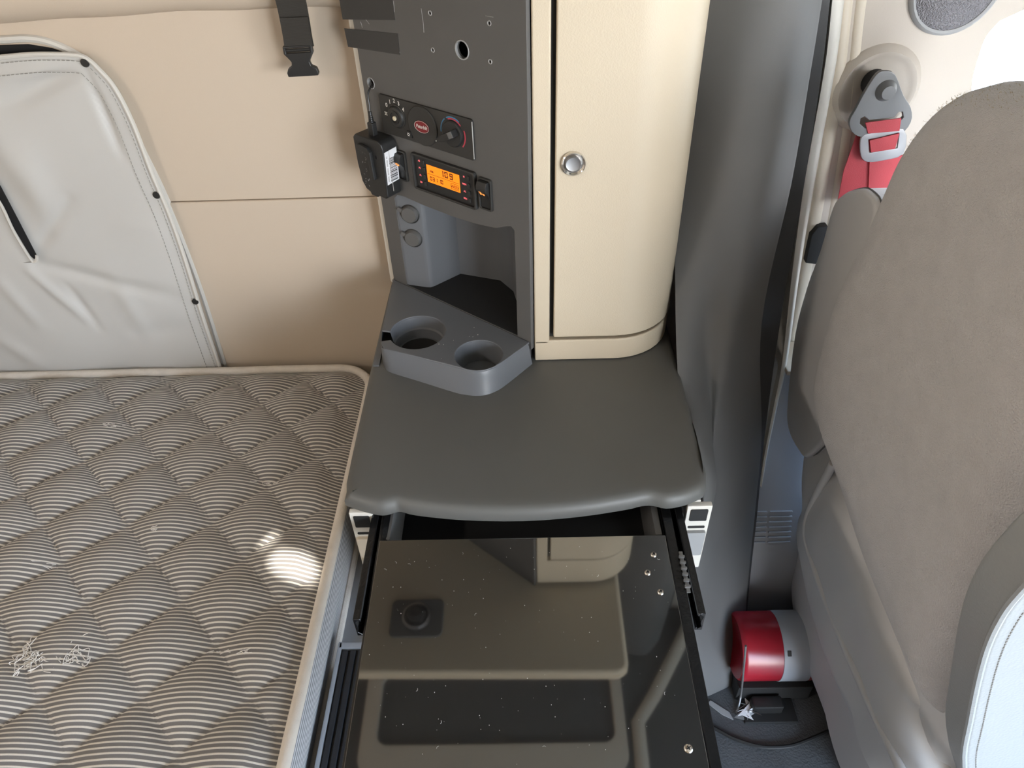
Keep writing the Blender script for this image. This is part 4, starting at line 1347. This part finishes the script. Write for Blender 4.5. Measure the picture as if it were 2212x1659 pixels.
cpx = [(2290, 215), (2212, 207), (2140, 184), (2080, 178), (2030, 190), (1985, 222), (1945, 285), (1912, 365), (1870, 465), (1830, 560), (1795, 660), (1770, 745), (1755, 810), (1752, 870), (1765, 935), (1785, 1020), (1815, 1110), (1850, 1210), (1890, 1320), (1935, 1420), (1985, 1525), (2000, 1555)]
cp_ = [sxz(*p) for p in cpx]
near = [(0.478, 0.66), (0.486, 0.78), (0.50, 0.92), (0.515, 1.06), (0.535, 1.18), (0.575, 1.30), (0.64, 1.36)]
cov2 = [(p.x, p.y) for p in smooth(cp_ + near, 5, True)]


def seatf(a, b_, r):
    k = max(0.0, (r - 0.62) / 0.38)
    x = SX + 0.085 * (1 - math.sqrt(max(0, 1 - k ** 2.6)))
    # soft body: slight hollow in the middle, roll towards the edges
    x += 0.010 * math.cos((a - 0.75) * 5) * (1 - r) + 0.005 * noise.noise(Vector((a * 7, b_ * 6, 2)))
    x += 0.03 * max(0, (b_ - 0.95)) ** 1.0
    if b_ < 0.72:
        d_ = 0.72 - b_
        x += 0.014 * math.sin(d_ * 30) * max(0, 1 - abs(a - 0.9) / 0.35) * (1 - r ** 6)
    return Vector((x, a, b_))


sb_ = radial(cov2, (0.78, 0.98), 46, seatf, power=0.8)
bmesh.ops.recalc_face_normals(sb_, faces=sb_.faces)
# rim turned to the front
bd_ = [e for e in sb_.edges if len(e.link_faces) == 1]
ex = bmesh.ops.extrude_edge_only(sb_, edges=bd_)
for v in ex['geom']:
    if isinstance(v, bmesh.types.BMVert):
        v.co.x += 0.10; v.co.y += (0.76 - v.co.y) * 0.06; v.co.z += (0.98 - v.co.z) * 0.03
bmesh.ops.recalc_face_normals(sb_, faces=sb_.faces)
so_ = obj('plush_cover', sb_, 'plush', seat, sharp=80)
# fuzz along the top and outboard edge
fz = bmesh.new()
tp_ = [v for v in cov2]
for i in range(2600):
    k = rnd.randrange(len(tp_)); p = tp_[k]
    if p[1] < 0.95:
        continue
    rr_ = rnd.uniform(0.93, 1.0)
    P0 = seatf(0.78 + (p[0] - 0.78) * rr_ + rnd.uniform(-.006, .006), 0.98 + (p[1] - 0.98) * rr_ + rnd.uniform(-.004, .004), rr_)
    d_ = Vector((-.3, p[0] - 0.78, (p[1] - 0.98) * 1.0)).normalized() + Vector((rnd.gauss(0, .4), rnd.gauss(0, .4), rnd.gauss(0, .4)))
    P1 = P0 + d_.normalized() * rnd.uniform(.002, .0055)
    s1 = Vector((rnd.gauss(0, 1), rnd.gauss(0, 1), rnd.gauss(0, 1))).normalized() * .0005
    a0 = fz.verts.new(P0 - s1); a1 = fz.verts.new(P0 + s1); a2 = fz.verts.new(P1)
    fz.faces.new((a0, a1, a2))
obj('cover_fuzz', fz, 'plushfibre', seat, kind='stuff')
# vinyl back core, lower shell
core2 = smooth([(0.455, 0.40), (0.435, 0.62), (0.44, 0.85), (0.47, 1.08), (0.52, 1.22), (0.62, 1.30), (0.78, 1.32), (0.93, 1.29), (1.0, 1.17), (1.04, 0.95), (1.05, 0.75), (1.0, 0.55), (0.93, 0.42), (0.7, 0.36)], 5, True)
b = radial([(p.x, p.y) for p in core2], (0.74, 0.85), 14, lambda a, b_, r: Vector((SX + 0.045 + 0.05 * (1 - math.sqrt(max(0, 1 - max(0, (r - .55) / .45) ** 2.5))), a, b_)))
bd_ = [e for e in b.edges if len(e.link_faces) == 1]
ex = bmesh.ops.extrude_edge_only(b, edges=bd_)
for v in ex['geom']:
    if isinstance(v, bmesh.types.BMVert):
        v.co.x += 0.09
bmesh.ops.recalc_face_normals(b, faces=b.faces)
obj('back_core', b, 'vinyl', seat, sharp=80)
lpx = [(1745, 930), (1733, 985), (1731, 1070), (1719, 1105), (1716, 1140), (1725, 1190), (1748, 1300), (1795, 1440), (1885, 1660), (1905, 1720)]
low = [sxz(x, y, SX + 0.045) for x, y in lpx]
low += [sxz(x, y, SX + 0.045) for x, y in ((2010, 1740), (2000, 1640), (1992, 1560), (1990, 1500), (1900, 1250), (1800, 960))]


def lowf(a, b_, r):
    k = max(0.0, (r - 0.5) / 0.5)
    x = SX + 0.022 + 0.055 * (1 - math.sqrt(max(0, 1 - k ** 2.4)))
    x += 0.006 * noise.noise(Vector((a * 9, b_ * 7, 4)))
    return Vector((x, a, b_))


lw = [(p.x, p.y) for p in smooth(low, 5, True)]
cx_ = sum(p[0] for p in lw) / len(lw); cz_ = sum(p[1] for p in lw) / len(lw)
b = radial(lw, (cx_, cz_), 18, lowf)
bd_ = [e for e in b.edges if len(e.link_faces) == 1]
ex = bmesh.ops.extrude_edge_only(b, edges=bd_)
for v in ex['geom']:
    if isinstance(v, bmesh.types.BMVert):
        v.co.x += 0.09
bmesh.ops.recalc_face_normals(b, faces=b.faces)
obj('lower_shell', b, 'vinyl', seat, sharp=80)
# pleat lines of the lower skirt
for off, r_ in ((0, 0.008),):
    pts = [(1800, 1000), (1742, 1130), (1765, 1240), (1815, 1370), (1880, 1520), (1945, 1660), (1970, 1720)] if off == 0 else [(1752, 930), (1772, 1030), (1812, 1150), (1858, 1275), (1915, 1405), (1978, 1535)]
    obj('skirt_fold', tube(smooth([hx(x, y, SX + 0.026 + 0.012 * off) for x, y in pts], 5), r_, 10), 'vinyl', seat)
op = [(1735, 1120), (1706, 1180), (1697, 1245), (1704, 1316), (1731, 1425), (1781, 1560), (1815, 1659), (1835, 1730), (1960, 1740), (1900, 1600), (1820, 1380), (1770, 1200)]
ow = [(p.x, p.y) for p in smooth([sxz(x, y, SX + 0.085) for x, y in op], 4, True)]
cx_ = sum(p[0] for p in ow) / len(ow); cz_ = sum(p[1] for p in ow) / len(ow)
b = radial(ow, (cx_, cz_), 12, lambda a, b_, r: Vector((SX + 0.07 + 0.03 * max(0, (r - .4) / .6) ** 2, a, b_)))
bd_ = [e for e in b.edges if len(e.link_faces) == 1]
ex = bmesh.ops.extrude_edge_only(b, edges=bd_)
for v in ex['geom']:
    if isinstance(v, bmesh.types.BMVert):
        v.co.x += 0.08
bmesh.ops.recalc_face_normals(b, faces=b.faces)
obj('base_shroud', b, 'vinyl', seat, sharp=80)
obj('seat_pan', box(SX + 0.08, 1.08, 0.48, 1.0, 0.30, 0.50, 0.05, 4), 'vinyl', seat)
obj('pedestal', box(SX + 0.14, 1.0, 0.56, 0.94, 0.0, 0.31, 0.01), 'blackm', seat)
# outboard armrest, folded up behind the cover
wp = [(1868, 412), (1838, 410), (1815, 422), (1797, 447), (1770, 540), (1741, 620), (1716, 720), (1700, 860), (1701, 925), (1722, 972), (1745, 985), (1800, 900), (1850, 600), (1890, 460)]
WX = 0.56
wq = [(p.x, p.y) for p in smooth([tuple(hx(x, y, WX))[1:] for x, y in wp], 4, True)]
YZ = Fr((WX, 0, 0), (0, -1, 0), (0, 0, 1))      # n = -X
ar_ = obj('armrest', prism([(-p[0], p[1]) for p in wq], YZ, -0.10, 0.0, 0.010, 4), 'vinyl', seat, sharp=60)
obj('armrest_seam', tube([Vector((WX + 0.012, p[0], p[1])) for p in wq], 0.002, 6, closed=True), 'dark2', ar_)
# inboard armrest, folded up, pale leather with piping
IY = 0.40
ap = [(2110, 1800), (2084, 1659), (2097, 1560), (2127, 1425), (2165, 1338), (2212, 1278), (2275, 1215)]
aq = [YF.uv(hy(x, y, IY)) for x, y in ap]
aq = [(p.x, p.y) for p in smooth(aq, 5)]
x_r = max(p[0] for p in aq)
tail = [aq[-1], (aq[-1][0] + 0.04, aq[-1][1] + 0.035), (aq[-1][0] + 0.09, aq[-1][1] + 0.03), (aq[-1][0] + 0.14, aq[-1][1] - 0.03), (aq[-1][0] + 0.18, aq[-1][1] - 0.16), (aq[-1][0] + 0.21, aq[-1][1] - 0.33), (aq[-1][0] + 0.20, aq[-1][1] - 0.45), (aq[0][0] + 0.10, aq[0][1] - 0.05), (aq[0][0] + 0.03, aq[0][1] - 0.03)]
full = aq + [(p.x, p.y) for p in smooth(tail, 5)][1:]
pad = obj('inboard_armrest', prism(full, YF, -IY - 0.06, -IY, 0.012, 4), 'leather', seat, sharp=60)
ins_ = [(p[0] + 0.012, p[1] - 0.004) for p in aq]
obj('piping', tube([YF(p[0] + 0.001, p[1], -IY - 0.004) for p in aq], 0.0045, 8), 'leather', pad)
obj('stitching', dashes([YF(p[0] + 0.017, p[1] - 0.006, -IY + 0.0004) for p in aq], 0.004, 0.002, 0.0008), 'stitch', pad, kind='stuff')

# ================================================================== FLOOR ITEMS
fx_ = thing('fire_extinguisher', 'red fire extinguisher lying in its bracket on the floor by the seat', 'extinguisher', (0.55, 0.87, 0.04))
ec = Vector((0.462, 0.865, 0.128))
EF = Fr(ec, (0, 1, 0), (0, 0, 1))          # n = +X
obj('cylinder', lathe([(0.0, 0.014), (0.05, 0.004), (0.070, 0.0), (0.074, 0.004), (0.0755, 0.012), (0.0755, 0.16), (0.06, 0.175), (0.0, 0.18)], EF, 40), 'red', fx_)
obj('label_band', lathe([(0.0758, 0.088), (0.0766, 0.0885), (0.0766, 0.150), (0.0758, 0.1505)], EF, 40), 'lgrey', fx_)
obj('label_mark', prism(rrect(-0.004, 0.004, -0.006, 0.006, 0.001, 2), Fr(ec + Vector((0.099, -0.052, 0.0565)), (1, 0, 0), (0, 0.75, 0.66)), -0.001, 0.001), 'ink', fx_)
obj('bracket', box(0.47, 0.64, 0.80, 0.96, 0.0, 0.056, 0.004), 'blackm', fx_)
bb = thing('floor_bracket', 'black bracket bolted to the floor in front of the extinguisher', 'bracket', (0.53, 0.78, 0))
obj('block', box(0.50, 0.57, 0.765, 0.795, 0.0, 0.035, 0.006, 2), 'black', bb)
obj('foot', box(0.48, 0.60, 0.745, 0.80, 0.0, 0.008, 0.002), 'blackm', bb)
cbl = obj('floor_cable', tube(smooth([hz(x, y, 0.006) for x, y in ((1535, 1568), (1560, 1582), (1590, 1597), (1640, 1612), (1690, 1613), (1728, 1605), (1800, 1575))], 6), 0.0045, 8), 'black', None)
tag(cbl, 'black cable curving across the vinyl floor', 'cable')
crd = obj('hanging_cord', tube(smooth([hy(1611, 1395, 0.776), hy(1607, 1440, 0.772), hz(1602, 1490, 0.05), hz(1597, 1520, 0.012), hz(1590, 1540, 0.004)], 5), 0.0024, 6), 'dgrey', None)
tag(crd, 'thin dark cord dropping to the floor beside the pillar', 'cord')
q = [ZF.uv(hz(x, y, 0.0)) for x, y in ((1529, 1521), (1534, 1514), (1575, 1540), (1584, 1556), (1560, 1545))]
ds = obj('trim_scrap', prism(q, ZF, 0.0005, 0.004, 0.0005), 'grey', None)
tag(ds, 'pale broken strip of trim lying on the floor', 'scrap')
cr_ = thing('crumpled_wrapper', 'crumpled clear plastic scrap on the floor by the pillar', 'scrap', tuple(hz(1615, 1535, 0)))
b = bmesh.new()
c0 = hz(1615, 1534, 0.012)
for i in range(9):
    a_ = rnd.uniform(0, 6.28)
    pts = [c0 + Vector((rnd.gauss(0, .014), rnd.gauss(0, .010), rnd.uniform(-.008, .012))) for _ in range(3)]
    vs = [b.verts.new(p) for p in pts]; b.faces.new(vs)
obj('film', b, 'label', cr_, flat=True)
b = bmesh.new()
for i in range(5):
    pts = [c0 + Vector((rnd.gauss(0, .016), rnd.gauss(0, .012), rnd.uniform(-.010, .006))) for _ in range(3)]
    vs = [b.verts.new(p) for p in pts]; b.faces.new(vs)
obj('foil', b, 'dgrey', cr_, flat=True)

# ================================================================== POWER ADAPTER ON THE TOWER
ad = thing('power_adapter', 'black power adapter box with a barcode label hanging on the tower edge', 'adapter', tuple(TW(0.03, 0.25, 0.03)))
AP = [(0.0235, 0.3525), (0.0175, 0.3465), (0.0180, 0.300), (0.0225, 0.268), (0.030, 0.2555), (0.040, 0.2515), (0.042, 0.2465), (0.058, 0.2460), (0.060, 0.2500), (0.0785, 0.2485), (0.0850, 0.2540), (0.0895, 0.3380), (0.0860, 0.3480), (0.080, 0.3520)]
obj('case', prism(AP, TW, 0.0022, 0.035, 0.0028, 3), 'black', ad)
obj('seam', tube([TW(0.0885, 0.262, 0.0225), TW(0.0898, 0.335, 0.0225)], 0.0006, 5), 'numgrey', ad)
clip = prism([(0.030, 0.3380), (0.040, 0.3400), (0.056, 0.3370), (0.0625, 0.3300), (0.0640, 0.2820), (0.0560, 0.2800), (0.0545, 0.3210), (0.0490, 0.3270), (0.0320, 0.3300)], TW, 0.0345, 0.0415, 0.0015, 2)
obj('belt_clip', clip, 'black', ad)
obj('clip_hole', prism(circ(0.0022, 12, 0.0700, 0.3225, 0.0035), TW, 0.0345, 0.0353), 'void', ad)
obj('clip_hole', prism(circ(0.0022, 12, 0.0285, 0.3325, 0.003), TW, 0.0345, 0.0353), 'void', ad)
scf = bmesh.new()
for i in range(16):
    u, v = rnd.uniform(0.026, 0.045), rnd.uniform(0.26, 0.325); a_ = rnd.uniform(0, 3)
    tube([TW(u, v, 0.0351), TW(u + .003 * math.cos(a_), v + .003 * math.sin(a_), 0.0351)], 0.0002, 4, bm=scf)
obj('scuffs', scf, 'numgrey', ad, kind='stuff')
# barcode label on the side that faces the switch
sd0, sd1 = TW(0.0853, 0.262, 0), TW(0.0897, 0.338, 0)
SDF = Fr(TW(0.08985, 0.338, 0.0), -TW.n, (TW(0.0897, 0.338, 0) - TW(0.0860, 0.262, 0)))   # u into the tower, v up the side, n outwards
lb = obj('label', prism([(-0.0325, -0.062), (-0.0050, -0.060), (-0.0050, -0.002), (-0.0325, -0.004)], SDF, 0.0, 0.0006), 'label', ad)
bc_ = bmesh.new(); v = -0.058
while v < -0.016:
    w_ = rnd.choice((.0006, .0006, .0012, .0018))
    prism([(-0.0240, v), (-0.0075, v), (-0.0075, v + w_), (-0.0240, v + w_)], SDF, 0.0006, 0.0008, bm=bc_); v += w_ + rnd.choice((.0007, .0012))
obj('barcode', bc_, 'ink', lb)
ln = bmesh.new()
for k in range(22):
    v = -0.057 + k * 0.0021
    if k % 7 == 5:
        continue
    prism([(-0.0300, v), (-0.0272, v), (-0.0272, v + 0.0013), (-0.0300, v + 0.0013)], SDF, 0.0006, 0.0008, bm=ln)
obj('label_print', ln, 'numgrey', lb)
# plug, strain relief and cord to the hole above
pb = TW(0.052, 0.352, 0.018)
plg = obj('plug', prism(rrect(-0.0065, 0.0065, -0.005, 0.022, 0.003, 3), Fr(pb, TW.u, TW.v), -0.005, 0.005, 0.0015, 2), 'black', ad)
obj('strain_relief', lathe([(0.0045, 0.0), (0.0045, 0.002), (0.0035, 0.0025), (0.0045, 0.003), (0.0043, 0.005), (0.0034, 0.0055), (0.0042, 0.006), (0.0040, 0.008), (0.0032, 0.0085), (0.0038, 0.009), (0.0036, 0.011), (0.003, 0.0115), (0.0034, 0.012), (0.003, 0.018), (0, 0.0185)], Fr(pb + TW.v * 0.021, TW.n, TW.u), 14), 'black', plg)
cdp = [pb + TW.v * 0.036, TW(0.0505, 0.400, 0.016), TW(0.0475, 0.415, 0.013), TW(0.0465, 0.423, 0.006), TW(hole1[0], hole1[1] - 0.002, -0.006), TW(hole1[0], hole1[1], -0.028)]
obj('cord', tube(smooth(cdp, 6), 0.0016, 8), 'black', ad)
